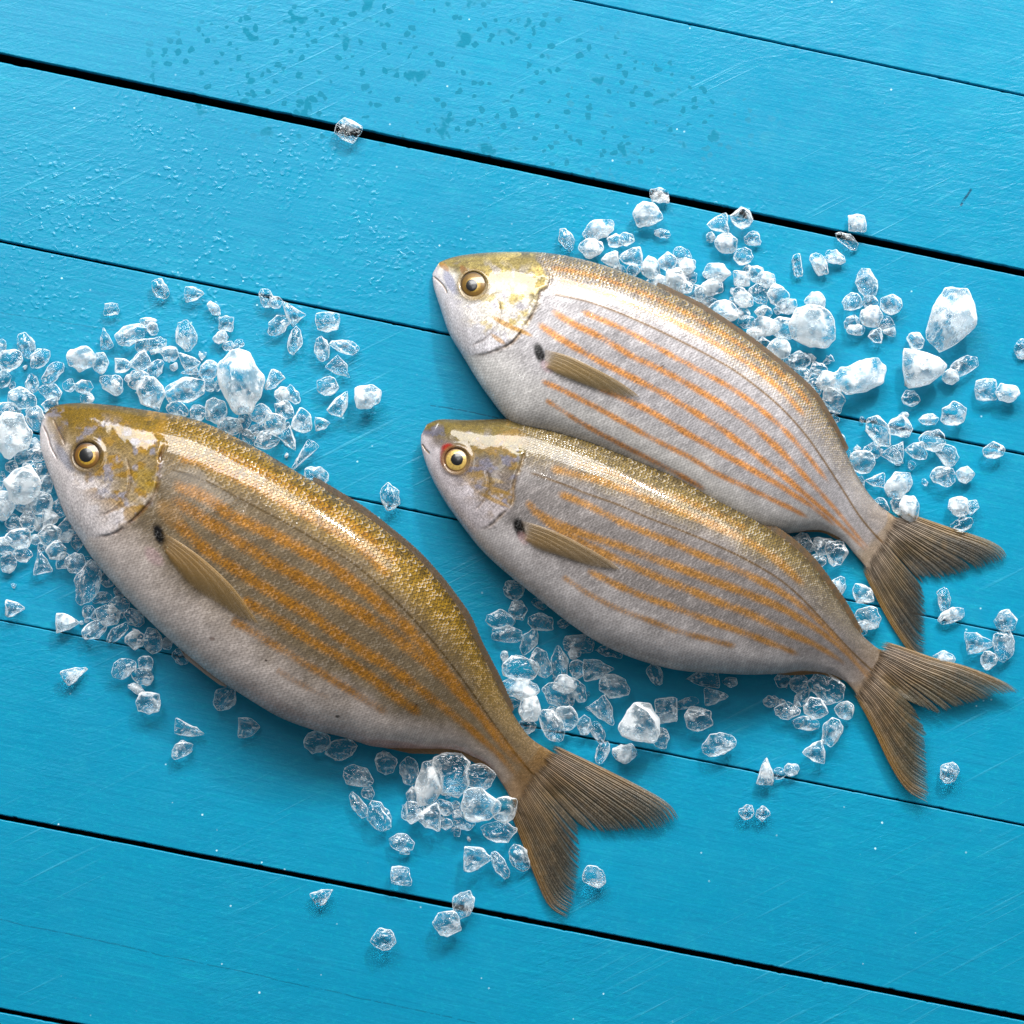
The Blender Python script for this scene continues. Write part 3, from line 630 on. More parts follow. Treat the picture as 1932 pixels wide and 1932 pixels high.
# ---- left fish, olive gold
c1 = SN(flank=(0.108, 0.080, 0.047), back=(0.135, 0.078, 0.0045), ridge=(0.045, 0.032, 0.012), belly=(0.48, 0.415, 0.385), blush=(0.30, 0.12, 0.085),
        tailroot=(0.20, 0.125, 0.065), cheek=(0.19, 0.14, 0.075), crown=(0.130, 0.078, 0.006), jaw=(0.47, 0.43, 0.43), mottle=(0.21, 0.115, 0.010),
        lilac=(0.155, 0.155, 0.20), line=(0.040, 0.022, 0.003), gill=(0.075, 0.028, 0.008), socket=(0.085, 0.05, 0.010),
        tail=[(0.125, 0.076, 0.028), (0.052, 0.040, 0.020), (0.17, 0.085, 0.010)], pectoral=[(0.24, 0.13, 0.022), (0.15, 0.095, 0.03), (0.30, 0.16, 0.02)])
f1 = SN(sw=1.35, label='olive-gold striped fish at lower left, head on the ice, widest and darkest of the three', centre=(560, 1120), snout=(79, 790), cols=c1,
    dorsal=[(79, 790), (84, 777), (105, 765), (147, 760), (210, 764), (280, 774), (350, 786), (402, 804), (455, 830), (507, 858), (560, 890), (612, 921), (676, 963), (730, 1003), (780, 1045), (822, 1090), (852, 1128), (876, 1165), (900, 1215), (928, 1270), (952, 1319), (976, 1359), (1000, 1391), (1032, 1413), (1062, 1430)],
    ventral=[(79, 790), (75, 823), (80, 858), (98, 907), (122, 970), (150, 1016), (175, 1054), (210, 1096), (245, 1135), (298, 1187), (350, 1233), (402, 1275), (455, 1310), (525, 1352), (591, 1377), (653, 1392), (703, 1408), (766, 1412), (853, 1414), (891, 1427), (923, 1445), (946, 1477), (961, 1502), (972, 1528)],
    operculum=[(318, 826), (304, 855), (301, 886), (297, 914), (290, 935), (276, 956), (255, 977), (231, 998), (205, 1010), (165, 1016)],
    lateral=[(318, 886), (368, 900), (420, 925), (472, 951), (525, 979), (577, 1008), (630, 1040), (676, 1070), (730, 1118), (780, 1168), (835, 1232), (885, 1298), (928, 1360), (980, 1431), (1020, 1475), (1048, 1492)],
    stripes=[(8.5, 1.0, [(312, 905), (345, 920), (385, 937), (437, 972), (490, 998), (560, 1032), (630, 1072), (690, 1118), (745, 1165), (800, 1220), (850, 1280), (905, 1350), (960, 1420), (1000, 1462)]),
             (8.5, 1.0, [(312, 928), (350, 956), (402, 991), (455, 1026), (525, 1068), (595, 1107), (650, 1140), (692, 1165), (760, 1213), (820, 1261), (880, 1321), (935, 1382), (985, 1440), (1012, 1480)]),
             (8, 1.0, [(322, 972), (350, 1003), (385, 1034), (420, 1058), (472, 1092), (530, 1128), (596, 1166), (660, 1213), (740, 1262), (800, 1307), (860, 1353), (915, 1400), (960, 1445), (990, 1485)]),
             (7.5, 0.92, [(450, 1128), (520, 1166), (585, 1207), (640, 1239), (700, 1279), (760, 1323), (804, 1355)]),
             (6.5, 0.80, [(430, 1166), (500, 1206), (580, 1255), (640, 1291), (700, 1327), (740, 1352)]),
             (5.5, 0.5, [(520, 1262), (570, 1292), (625, 1320)]),
             (7, 0.9, [(330, 860), (400, 880), (470, 912), (540, 950), (610, 990), (680, 1035), (750, 1100)]),
             (7, 0.85, [(400, 848), (470, 880), (540, 915), (610, 955), (690, 1010), (760, 1070)])],
    eye=((164, 860), 25), pupil=((162.5, 858.5), 13.2), ring=(0.58, 0.72), iris=[(0.42, 0.25, 0.02), (0.15, 0.066, 0.006), (0.016, 0.009, 0.004)],
    blobs=[((300, 1008), 10, 20, -18, (0.004, 0.004, 0.005), 1.0), ((120, 862), 8, 30, -30, (0.33, 0.34, 0.41), 0.8), ((115, 820), 12, 22, 0, (0.16, 0.09, 0.02), 0.5),
           ((322, 972), 34, 18, 50, (0.42, 0.20, 0.03), 0.4), ((290, 1050), 22, 12, 45, (0.50, 0.33, 0.34), 0.6), ((275, 905), 26, 20, 40, (0.42, 0.27, 0.02), 0.6),
           ((502, 1246), 2.5, 2, 0, (0.05, 0.03, 0.02), 1), ((785, 1332), 6, 2, -60, (0.02, 0.02, 0.02), 0.9), ((637, 1352), 4, 3, 0, (0.02, 0.02, 0.02), 0.8), ((400, 1205), 5, 3, 0, (0.15, 0.06, 0.04), 0.6), ((735, 1405), 60, 8, 5, (0.55, 0.22, 0.15), 0.5)],
    grooves=[(2.0, 0.0005, 0.6, [(80, 800), (90, 822), (97, 845), (110, 870)]), (2.6, 0.0004, 0.35, [(238, 860), (246, 900), (238, 935), (215, 962), (185, 975)]),
             (2, 0.0004, 0.5, [(100, 790), (112, 815), (124, 842)])],
    tail=SN(base=[(1046, 1420), (1040, 1452), (1020, 1482), (985, 1505), (965, 1506)],
            upper_edge=[(1046, 1420), (1080, 1435), (1140, 1461), (1220, 1498), (1262, 1522), (1280, 1543)], lower_edge=[(965, 1506), (980, 1543), (1000, 1600), (1020, 1660), (1040, 1707), (1066, 1727)],
            upper_trail=[(1280, 1543), (1262, 1558), (1235, 1565), (1200, 1568), (1160, 1570), (1116, 1568), (1094, 1554)], lower_trail=[(1091, 1560), (1094, 1580), (1094, 1619), (1091, 1660), (1086, 1690), (1078, 1715), (1066, 1727)]),
    pectoral=SN(upper=[(304, 1003), (350, 1030), (396, 1065), (438, 1107), (470, 1152), (486, 1177)], lower=[(486, 1177), (455, 1166), (420, 1144), (372, 1114), (336, 1075), (308, 1036)]),
    edge_fins=[('dorsal_fin', [(590, 905), (676, 961), (730, 1002), (780, 1044), (822, 1089), (852, 1127), (878, 1165), (902, 1217), (930, 1272), (956, 1325)], 5.0, [(0.06, 0.04, 0.018), (0.10, 0.055, 0.02)], 0.0004),
               ('anal_fin', [(722, 1410), (790, 1412), (853, 1414), (893, 1428), (915, 1442)], 11.0, [(0.36, 0.18, 0.06), (0.20, 0.12, 0.05)], -0.0006),
               ('pelvic_fin', [(330, 1215), (352, 1235), (380, 1258), (410, 1281)], 7.0, [(0.50, 0.43, 0.38), (0.42, 0.36, 0.32)], -0.0010)])
f1['mat'] = skin_material('olive_fish_skin', (0.215, 0.088, 0.004), (0.26, 0.145, 0.007))
# ---- upper right fish, bright silver
c3 = SN(flank=(0.31, 0.295, 0.305), back=(0.215, 0.188, 0.165), ridge=(0.065, 0.050, 0.032), belly=(0.52, 0.50, 0.485), blush=(0.30, 0.24, 0.20),
        tailroot=(0.30, 0.23, 0.175), cheek=(0.56, 0.52, 0.46), crown=(0.215, 0.170, 0.060), jaw=(0.46, 0.44, 0.46), mottle=(0.38, 0.29, 0.10),
        lilac=(0.30, 0.29, 0.34), line=(0.13, 0.065, 0.008), gill=(0.16, 0.09, 0.03), socket=(0.18, 0.12, 0.04),
        tail=[(0.165, 0.11, 0.05), (0.045, 0.042, 0.032), (0.24, 0.13, 0.02)], pectoral=[(0.25, 0.155, 0.04), (0.17, 0.12, 0.05), (0.28, 0.17, 0.05)])
f3 = SN(sw=1.22, label='bright silver fish with orange stripes at upper right, lying partly behind another fish', centre=(1260, 740), snout=(816, 516), cols=c3,
    dorsal=[(816, 516), (819, 504), (833, 493), (863, 483), (908, 477), (953, 475), (998, 475), (1043, 478), (1103, 490), (1163, 508), (1223, 532), (1283, 561), (1326, 584), (1378, 618), (1431, 656), (1483, 698), (1529, 740), (1559, 784), (1588, 835), (1613, 889), (1643, 936), (1676, 966), (1706, 985)],
    ventral=[(816, 516), (818, 540), (830, 579), (848, 630), (875, 675), (893, 705), (917, 741), (953, 787), (985, 812), (1050, 830), (1120, 855), (1180, 880), (1250, 912), (1330, 955), (1400, 992), (1463, 1008), (1532, 1000), (1562, 1004), (1592, 1021), (1612, 1045), (1632, 1068), (1645, 1088)],
    operculum=[(1030, 500), (1040, 520), (1034, 540), (1019, 552), (1016, 570), (1004, 594), (989, 618), (968, 645), (941, 660), (908, 670), (875, 673)],
    lateral=[(1037, 553), (1103, 567), (1163, 588), (1223, 614), (1283, 643), (1343, 674), (1396, 706), (1466, 762), (1518, 818), (1555, 870), (1590, 924), (1622, 974), (1652, 1010), (1676, 1033)],
    stripes=[(4.5, 0.85, [(1043, 525), (1103, 541), (1163, 562), (1223, 585), (1283, 612), (1352, 650), (1420, 692), (1480, 742), (1530, 798)]),
             (4.5, 0.75, [(1028, 504), (1088, 513), (1163, 534), (1238, 564), (1313, 600), (1380, 640), (1440, 680), (1500, 730), (1545, 785)]),
             (4.6, 0.85, [(1086, 583), (1148, 609), (1199, 633), (1253, 663), (1298, 687), (1361, 721), (1420, 760), (1480, 812), (1530, 868), (1575, 925)]),
             (5.2, 1.0, [(1031, 580), (1073, 606), (1133, 636), (1193, 672), (1253, 700), (1313, 734), (1352, 757), (1410, 796), (1470, 848), (1525, 905), (1580, 965), (1625, 1020), (1655, 1048)]),
             (5.2, 1.0, [(1006, 603), (1043, 630), (1088, 657), (1148, 690), (1208, 720), (1268, 752), (1340, 796), (1400, 838), (1465, 888), (1530, 942), (1590, 995), (1630, 1035), (1650, 1060)]),
             (5.0, 1.0, [(1120, 726), (1178, 753), (1223, 774), (1283, 810), (1352, 849), (1420, 887), (1480, 922), (1540, 962), (1590, 1005)]),
             (4.6, 0.95, [(1013, 715), (1058, 735), (1118, 765), (1178, 798), (1238, 831), (1298, 861), (1352, 893), (1420, 925), (1490, 958), (1540, 985)]),
             (4.2, 0.85, [(1024, 750), (1073, 783), (1118, 810), (1178, 842), (1229, 868), (1290, 900), (1340, 930)])],
    eye=((893, 537), 23.5), pupil=((890, 538), 10.8), ring=(0.50, 0.66), iris=[(0.33, 0.20, 0.02), (0.16, 0.085, 0.010), (0.05, 0.03, 0.01)],
    blobs=[((1018, 666), 9, 19, -18, (0.004, 0.004, 0.005), 1.0), ((849, 532), 9, 26, -25, (0.45, 0.46, 0.60), 0.85), ((838, 503), 12, 5, 40, (0.55, 0.25, 0.05), 0.6), ((876, 512), 12, 6, 60, (0.30, 0.10, 0.03), 0.7),
           ((1032, 692), 14, 9, 40, (0.60, 0.42, 0.46), 0.6), ((955, 612), 30, 5, 28, (0.68, 0.34, 0.05), 0.8), ((985, 625), 20, 4, 25, (0.68, 0.34, 0.05), 0.8), ((940, 640), 16, 4, 35, (0.68, 0.34, 0.05), 0.6),
           ((1247, 693), 7, 1.5, -35, (0.03, 0.02, 0.02), 0.9)],
    grooves=[(1.8, 0.0005, 0.7, [(817, 521), (828, 530), (838, 541), (845, 556)]), (2.4, 0.0004, 0.2, [(938, 560), (944, 590), (936, 615), (915, 640), (885, 655)])],
    tail=SN(base=[(1697, 984), (1702, 1015), (1690, 1042), (1660, 1062), (1634, 1068)],
            upper_edge=[(1697, 984), (1727, 990), (1802, 1010), (1862, 1025), (1892, 1037), (1904, 1050)], lower_edge=[(1634, 1068), (1652, 1105), (1676, 1156), (1697, 1195), (1724, 1235), (1742, 1244)],
            upper_trail=[(1904, 1050), (1877, 1064), (1832, 1077), (1787, 1089), (1757, 1091), (1735, 1088), (1742, 1101)], lower_trail=[(1739, 1108), (1744, 1128), (1747, 1148), (1745, 1175), (1746, 1200), (1745, 1222), (1742, 1244)]),
    tail_z=0.0016,
    pectoral=SN(upper=[(1028, 660), (1073, 672), (1118, 693), (1157, 714), (1193, 738), (1208, 750)], lower=[(1208, 750), (1163, 746), (1118, 731), (1073, 712), (1043, 698), (1028, 692)]),
    edge_fins=[('dorsal_fin', [(1240, 537), (1283, 560), (1326, 583), (1378, 617), (1431, 655), (1483, 697), (1529, 739), (1559, 783), (1588, 834)], 3.5, [(0.10, 0.07, 0.035), (0.16, 0.09, 0.04)], 0.0003),
               ('anal_fin', [(1468, 1004), (1510, 999), (1545, 1000), (1580, 1012)], 6.0, [(0.40, 0.24, 0.10), (0.20, 0.12, 0.05)], -0.0006)])
f3['mat'] = skin_material('silver_fish_skin', (0.47, 0.180, 0.022), (0.26, 0.165, 0.030))
# ---- middle fish, in front
c2 = SN(flank=(0.158, 0.142, 0.138), back=(0.120, 0.088, 0.035), ridge=(0.048, 0.036, 0.018), belly=(0.44, 0.41, 0.41), blush=(0.20, 0.15, 0.12),
        tailroot=(0.25, 0.175, 0.115), cheek=(0.130, 0.105, 0.090), crown=(0.125, 0.092, 0.024), jaw=(0.40, 0.36, 0.375), mottle=(0.165, 0.100, 0.025),
        lilac=(0.105, 0.105, 0.15), line=(0.085, 0.042, 0.005), gill=(0.16, 0.09, 0.022), socket=(0.13, 0.075, 0.025),
        tail=[(0.155, 0.095, 0.036), (0.070, 0.056, 0.026), (0.21, 0.11, 0.015)], pectoral=[(0.21, 0.125, 0.035), (0.15, 0.10, 0.045), (0.26, 0.16, 0.06)])
f2 = SN(sw=1.4, label='grey-gold fish in the middle with a reddened yellow eye, overlapping the silver fish', centre=(1240, 1040), snout=(794, 822), cols=c2,
    dorsal=[(794, 822), (797, 808), (812, 797), (833, 791), (878, 792), (923, 791), (968, 790), (1013, 795), (1058, 809), (1118, 830), (1163, 849), (1223, 876), (1283, 903), (1352, 942), (1412, 974), (1466, 1007), (1502, 1034), (1532, 1064), (1562, 1103), (1589, 1142), (1613, 1182), (1637, 1208), (1664, 1228), (1690, 1235)],
    ventral=[(794, 822), (795, 845), (806, 881), (821, 914), (842, 950), (872, 992), (908, 1037), (953, 1079), (1013, 1127), (1073, 1175), (1133, 1214), (1193, 1241), (1253, 1259), (1300, 1267), (1352, 1270), (1412, 1273), (1472, 1271), (1517, 1266), (1562, 1271), (1590, 1282), (1606, 1297), (1622, 1318)],
    operculum=[(990, 850), (984, 875), (977, 893), (969, 917), (968, 941), (959, 959), (941, 977), (925, 992), (900, 1000)],
    lateral=[(995, 890), (1058, 912), (1103, 930), (1163, 951), (1223, 977), (1283, 1000), (1352, 1029), (1412, 1058), (1472, 1094), (1517, 1133), (1562, 1181), (1607, 1229), (1652, 1271), (1688, 1301)],
    stripes=[(5.5, 0.9, [(1030, 882), (1103, 899), (1163, 917), (1223, 942), (1283, 965), (1352, 993), (1412, 1023), (1472, 1062), (1530, 1118)]),
             (5, 0.7, [(1075, 870), (1148, 890), (1208, 915), (1283, 940), (1352, 970), (1420, 1005)]),
             (5.2, 0.9, [(1040, 925), (1090, 945), (1133, 965), (1178, 988), (1223, 1006), (1283, 1030), (1352, 1060), (1412, 1085), (1472, 1116), (1530, 1158), (1580, 1208), (1630, 1262), (1665, 1298)]),
             (5.6, 1.0, [(990, 955), (1043, 984), (1103, 1008), (1163, 1028), (1223, 1050), (1283, 1072), (1352, 1098), (1412, 1121), (1472, 1146), (1517, 1172), (1562, 1202), (1605, 1240), (1640, 1280), (1655, 1305)]),
             (5.6, 1.0, [(985, 935), (1010, 965), (1040, 988), (1085, 1015), (1130, 1040), (1178, 1061), (1238, 1088), (1298, 1112), (1352, 1135), (1412, 1157), (1472, 1187), (1532, 1214), (1577, 1240), (1610, 1265)]),
             (5.0, 0.9, [(1100, 1072), (1163, 1103), (1223, 1128), (1283, 1150), (1352, 1176), (1412, 1197), (1472, 1221), (1520, 1240)]),
             (4.6, 0.75, [(1055, 1082), (1103, 1116), (1163, 1147), (1223, 1170), (1283, 1192), (1352, 1210), (1400, 1222)])],
    eye=((861, 868), 22), pupil=((862, 866.5), 11.5), ring=(0.82, 0.92), iris=[(0.50, 0.34, 0.085), (0.22, 0.12, 0.03), (0.12, 0.06, 0.02)],
    blobs=[((980, 996), 10, 21, -20, (0.004, 0.004, 0.005), 1.0), ((846, 846), 12, 9, 0, (0.40, 0.010, 0.006), 1.0), ((837, 862), 7, 18, 0, (0.34, 0.02, 0.01), 0.8),
           ((988, 1016), 14, 9, 50, (0.55, 0.36, 0.36), 0.6), ((940, 925), 28, 4, 20, (0.42, 0.24, 0.04), 0.7), ((935, 945), 28, 4, 25, (0.42, 0.24, 0.04), 0.7), ((930, 905), 22, 4, 15, (0.42, 0.26, 0.05), 0.5)],
    grooves=[(1.8, 0.0005, 0.9, [(796, 838), (803, 848), (812, 857)]), (2.4, 0.0004, 0.3, [(918, 885), (922, 915), (912, 945), (895, 965)])],
    tail=SN(base=[(1675, 1231), (1690, 1262), (1685, 1290), (1655, 1312), (1618, 1312)],
            upper_edge=[(1675, 1231), (1712, 1238), (1772, 1255), (1832, 1268), (1892, 1289), (1918, 1304)], lower_edge=[(1618, 1312), (1646, 1352), (1667, 1396), (1691, 1450), (1716, 1490), (1748, 1512)],
            upper_trail=[(1918, 1304), (1877, 1313), (1832, 1328), (1795, 1337), (1765, 1345), (1735, 1332), (1710, 1320)], lower_trail=[(1706, 1322), (1724, 1338), (1742, 1368), (1748, 1410), (1750, 1449), (1751, 1485), (1749, 1512)]),
    lift=0.0035, tail_z=0.0042,
    pectoral=SN(upper=[(983, 983), (1013, 991), (1058, 1008), (1103, 1031), (1148, 1058), (1172, 1076)], lower=[(1172, 1076), (1118, 1068), (1062, 1050), (1020, 1036), (1000, 1026), (988, 1017)]),
    edge_fins=[('dorsal_fin', [(1150, 843), (1223, 875), (1283, 902), (1352, 941), (1412, 973), (1466, 1006), (1502, 1033), (1532, 1063), (1562, 1102), (1589, 1141), (1613, 1181)], 4.0, [(0.09, 0.06, 0.03), (0.17, 0.09, 0.03)], 0.0003),
               ('anal_fin', [(1455, 1271), (1500, 1269), (1540, 1268), (1572, 1276)], 5.0, [(0.40, 0.22, 0.07), (0.24, 0.14, 0.05)], -0.0006)])
f2['mat'] = skin_material('grey_fish_skin', (0.27, 0.122, 0.016), (0.165, 0.108, 0.018))
for D in (f1, f3, f2): FISH.append(build_fish(D))

# ------------------------------------------------------------ crushed ice
# centre x, centre y, length, width, turn (degrees, clockwise), look: t pointed, r rounded, a angular, c clear, w white
ICE = {
 (0, 500, 400): "10,860,90,150,0,|255,840,230,150,75,|100,990,220,200,0,c|375,960,210,150,-45,|500,1100,240,140,-45,|40,1160,120,160,0,|305,1210,180,120,80,|210,1340,260,190,15,|475,1280,200,140,15,|650,1225,110,115,0,|790,1235,160,120,10,|825,1335,120,100,0,|470,1400,150,140,0,t|330,1530,200,160,70,|70,1470,240,170,10,|110,1700,330,400,0,rw|330,1780,100,120,0,c|350,1870,160,130,0,|215,1890,150,130,0,|760,970,250,230,0,w|950,1010,150,190,0,|1060,1200,230,170,25,r|1050,505,135,115,0,a|1000,780,190,110,80,t|1240,740,280,190,-30,|1400,620,150,80,0,w|1440,690,130,100,70,|1345,850,130,130,0,|1480,840,180,140,0,|1600,920,160,140,0,|1760,750,270,190,70,|1765,990,210,150,45,t|1790,1090,150,80,-10,t|1510,310,190,130,60,|1830,365,170,140,0,t|1310,1000,200,160,-20,t|1160,1040,150,140,0,t|1470,1060,180,130,-55,|1310,1170,190,170,0,|1430,1300,320,240,55,|1740,1260,360,230,-5,|1680,1450,200,140,30,|1870,1480,150,150,0,",
 (400, 500, 400): "40,1080,160,180,30,|45,1220,100,120,0,|90,500,150,90,45,|200,635,130,140,0,a|150,775,130,110,-30,c|225,850,110,90,10,|320,830,90,80,-20,|345,1180,570,390,80,rw|580,400,180,120,70,c|670,440,130,110,0,|820,520,230,150,50,t|700,650,230,160,-40,|855,800,260,130,95,|1160,625,210,180,0,a|1110,880,230,140,80,|1310,860,260,130,15,|1275,1070,220,150,45,t|1160,1220,190,170,0,|1280,1390,240,150,-60,t|1540,1340,230,220,0,rw|1110,1585,135,120,0,t|640,1180,200,140,-50,t|735,1310,140,150,0,w|830,1310,180,110,60,|750,1450,200,150,35,|915,1560,230,180,80,|105,1460,210,220,-30,|530,1490,210,180,5,|375,1540,180,110,80,c|670,1580,200,170,20,|245,1610,220,160,0,|490,1640,150,100,-20,|400,1710,150,130,40,|580,1740,230,170,-20,|790,1740,210,140,60,t|935,1885,300,110,-50,t|130,1220,60,110,0,",
 (0, 850, 400): "110,300,110,120,0,|20,440,60,180,0,c|310,310,160,130,0,c|400,330,120,130,0,c|220,460,320,340,0,w|440,460,130,160,0,|40,670,200,260,0,w|230,650,180,170,0,|400,640,200,200,0,|565,680,140,180,0,c|125,820,140,140,0,c|265,820,150,190,0,|370,830,90,140,0,c|485,780,150,160,0,tw|170,970,230,180,0,|470,950,200,180,0,|620,890,150,220,0,|340,985,90,90,0,c|50,1040,170,160,0,|215,1130,170,130,15,|85,1200,140,190,0,|395,1190,210,160,80,t|530,1080,180,170,0,|400,1060,80,80,0,c|600,1180,130,150,0,c|710,1210,180,180,0,r|730,1010,110,160,0,c|820,1390,390,230,-70,c|870,1200,180,100,30,|1010,1350,120,150,0,c|1130,1480,100,100,0,c|965,1530,170,100,-5,|1120,1600,180,150,0,|835,1670,110,110,0,rc|1010,1700,220,180,20,|900,1840,240,150,-30,|1110,1860,230,110,-45,c|1270,1720,180,140,40,|145,1630,170,150,0,t|635,1770,200,170,0,tw",
 (100, 1200, 400): "790,240,170,170,0,|955,245,170,220,0,c|1095,275,90,110,0,c|1220,400,150,120,40,c|225,565,220,140,-25,tw|680,510,220,160,-35,|890,465,130,130,0,r|865,590,190,150,0,|805,700,150,80,30,|925,835,210,190,0,a|1300,1090,260,130,15,t|1230,1270,200,130,-35,|1640,800,220,200,-50,c|1865,1070,180,170,0,tc",
 (560, 1400, 500): "225,185,180,160,0,c|410,245,220,140,-10,c|750,345,150,160,0,c|925,405,190,130,80,|540,450,210,150,25,|612,575,90,95,0,r|540,665,190,90,60,|695,745,220,150,60,c|1080,500,330,190,110,w|1235,440,250,300,0,c|945,590,80,120,0,c|955,720,150,150,0,|1065,760,170,190,0,t|1190,680,130,100,45,|1200,810,100,80,0,|1340,800,150,100,20,|1450,455,220,190,0,c|1460,660,270,230,0,r|1640,700,180,180,0,|1600,870,240,150,10,c|1440,1080,190,170,0,t|1605,1120,200,90,60,|1750,1060,190,130,70,|870,945,170,120,15,|860,1200,140,130,0,a|275,1350,150,110,-30,t|1330,1410,200,150,-65,|1210,1560,190,170,0,|735,1680,170,150,0,c",
 (950, 1120, 400): "255,155,180,170,0,c|300,355,160,170,0,|130,430,250,170,0,c|205,565,270,150,5,|520,470,230,160,20,c|405,640,240,140,-60,|500,290,140,80,30,c|730,475,110,80,0,c|870,660,260,160,0,a|1150,730,230,130,0,tc|170,785,70,100,0,|510,850,270,170,65,|695,850,300,150,88,|830,750,110,110,0,|860,910,140,170,0,|1050,920,260,190,0,t|315,900,310,220,0,c|320,1090,320,190,5,w|405,1260,190,240,0,w|250,1230,130,80,0,c|680,1150,290,200,30,c|740,1040,200,160,0,w|870,1110,200,130,60,|1210,1080,270,210,20,|1590,960,190,130,70,c|1110,1310,250,190,55,t|395,1440,150,130,0,|620,1440,300,190,60,|620,1300,90,90,0,|765,1370,190,210,0,|925,1430,130,170,0,|1050,1500,190,110,60,|1430,1420,350,340,0,rw|1690,1290,190,220,0,a|1650,1550,140,180,0,|1095,1690,200,110,-70,|1310,1700,210,170,0,w",
 (1300, 1250, 400): "345,370,280,160,0,tc|605,400,130,90,0,c|480,535,200,150,0,t|190,600,220,90,-15,|305,740,240,210,0,|505,985,290,190,-10,|1105,375,140,130,0,c|1250,400,160,180,0,c|1520,450,320,240,35,c|985,580,120,100,0,c|1150,670,220,150,0,c|1290,540,180,110,-45,|1410,640,210,190,0,c|1680,665,170,160,0,|1325,790,220,120,5,|1560,865,240,170,-60,|1400,1050,190,200,0,t|940,1240,230,140,95,tw|1075,1260,130,100,0,|1190,1225,130,110,0,|760,1630,130,130,0,r|915,1635,120,130,0,",
 (1080, 360, 400): "1000,105,170,140,0,aw|895,280,260,230,0,|1030,465,150,80,15,|430,420,290,180,-20,|125,520,220,130,65,|360,610,220,180,0,|590,530,160,130,0,|690,520,150,130,0,|540,710,160,150,0,t|730,690,210,180,0,t|620,800,120,80,0,|760,820,120,110,0,|920,790,180,210,0,w|1080,740,170,180,0,|1220,670,160,160,0,|1250,780,180,160,0,w|1010,930,240,150,0,w|1170,890,200,200,0,w|1300,880,110,140,0,|1230,970,160,130,0,|1360,1030,180,150,0,|1560,380,190,180,0,t|1490,500,80,100,0,|1630,555,200,180,0,|1780,330,200,210,0,|1880,510,150,130,0,|1800,680,170,160,0,",
 (1360, 400, 400): "200,650,230,190,0,w|140,780,200,160,0,|40,840,110,140,0,|110,920,150,90,0,c|485,610,80,80,0,|430,700,150,140,0,a|570,650,150,150,0,|660,710,160,150,0,w|580,840,160,180,0,c|440,880,220,150,40,|770,850,200,200,0,|850,960,180,140,0,w|260,1000,260,190,0,w|440,1030,130,110,0,|480,1110,160,120,0,c|640,1010,140,130,0,|660,1140,260,180,0,w|820,1170,220,200,0,|1120,910,180,170,0,|1090,1150,400,370,0,w|560,1230,170,150,0,w|630,1330,130,130,0,c|780,1360,190,200,70,w|870,1500,110,120,0,|980,1470,190,170,0,|1150,1560,160,130,0,c|980,1620,180,160,0,|1120,1720,120,160,0,c|1230,1660,170,190,0,w|1540,1620,490,270,-15,rw|1290,1850,200,230,0,|955,575,210,85,85,a|1160,560,220,130,60,w|1310,495,190,130,15,|1425,330,230,120,35,|1520,180,160,160,0,aw|1610,730,260,190,75,|1470,915,180,160,0,|1640,920,140,120,0,|1840,940,190,180,0,|1650,1050,200,190,0,w|1470,1110,140,130,0,|1500,1180,160,100,0,w|1790,1120,150,140,0,|1690,1240,130,140,0,t|1820,1200,110,90,0,t",
 (1600, 650, 400): "910,80,170,150,60,|1000,330,370,350,0,tw|1230,410,150,140,0,w|1350,320,300,150,-25,|1257,-130,600,400,-65,rw|1900,150,110,180,0,|1575,540,190,200,0,a|1780,570,210,170,0,|865,625,160,150,0,c|1270,760,220,210,0,|1030,815,180,100,0,|555,940,300,200,65,|770,890,210,190,0,|795,780,90,60,0,|410,1220,220,200,0,|500,1120,180,130,0,c|680,1130,200,190,0,t|520,1390,180,130,0,t|910,1110,190,160,0,t|1070,1020,230,190,0,r|1210,1140,220,170,50,|1650,1110,190,150,0,|740,1430,280,200,-40,w|1170,1360,220,180,0,|1375,1340,160,150,0,w|590,1630,160,110,50,|735,1640,130,160,0,|850,1660,170,240,0,w|1310,1640,180,180,0,w|1430,1650,140,130,0,|1345,1810,200,130,-25,c|130,815,110,80,0,|215,1000,60,90,0,|380,1420,90,130,0,",
 (1500, 1000, 500): "250,240,150,150,0,|420,260,160,130,0,|330,250,70,100,0,|515,310,160,190,0,c|370,370,130,100,0,|515,575,180,110,115,w|715,620,140,140,0,|745,800,190,160,0,|705,880,100,110,60,|1325,665,170,90,80,|1380,780,190,100,-20,w|1795,815,160,150,0,|1780,1000,230,150,100,|1600,990,200,150,0,t|1670,1120,120,130,0,|1330,1110,150,120,0,w|1364,1970,125,150,20,",
 (0, 0, 1932): "618,934,46,42,20,|761,969,50,34,80,c|679,254,46,40,30,a|1161,1713,40,38,0,"}
chunks = []
for (ox, oy, sz), txt in ICE.items():
    k = sz / 1932.0
    for e_ in txt.split('|'):
        a_ = e_.split(','); cx, cy, L_, W_ = [float(q_) for q_ in a_[:4]]
        chunks.append(dict(x=(ox + cx * k) * 0.966, y=(oy + cy * k) * 0.966, L=L_ * k * 0.966, W=W_ * k * 0.966, a=float(a_[4]), f=a_[5]))
for c in chunks:
    if c['x'] > 1080 and c['y'] < 860 and not any(q_ in c['f'] for q_ in 'cw') and random.random() < 0.22: c['f'] += 'w'  # whitens some upper-right lumps, overbright light put into their colour
chunks.sort(key=lambda c: -c['L'] * c['W'])

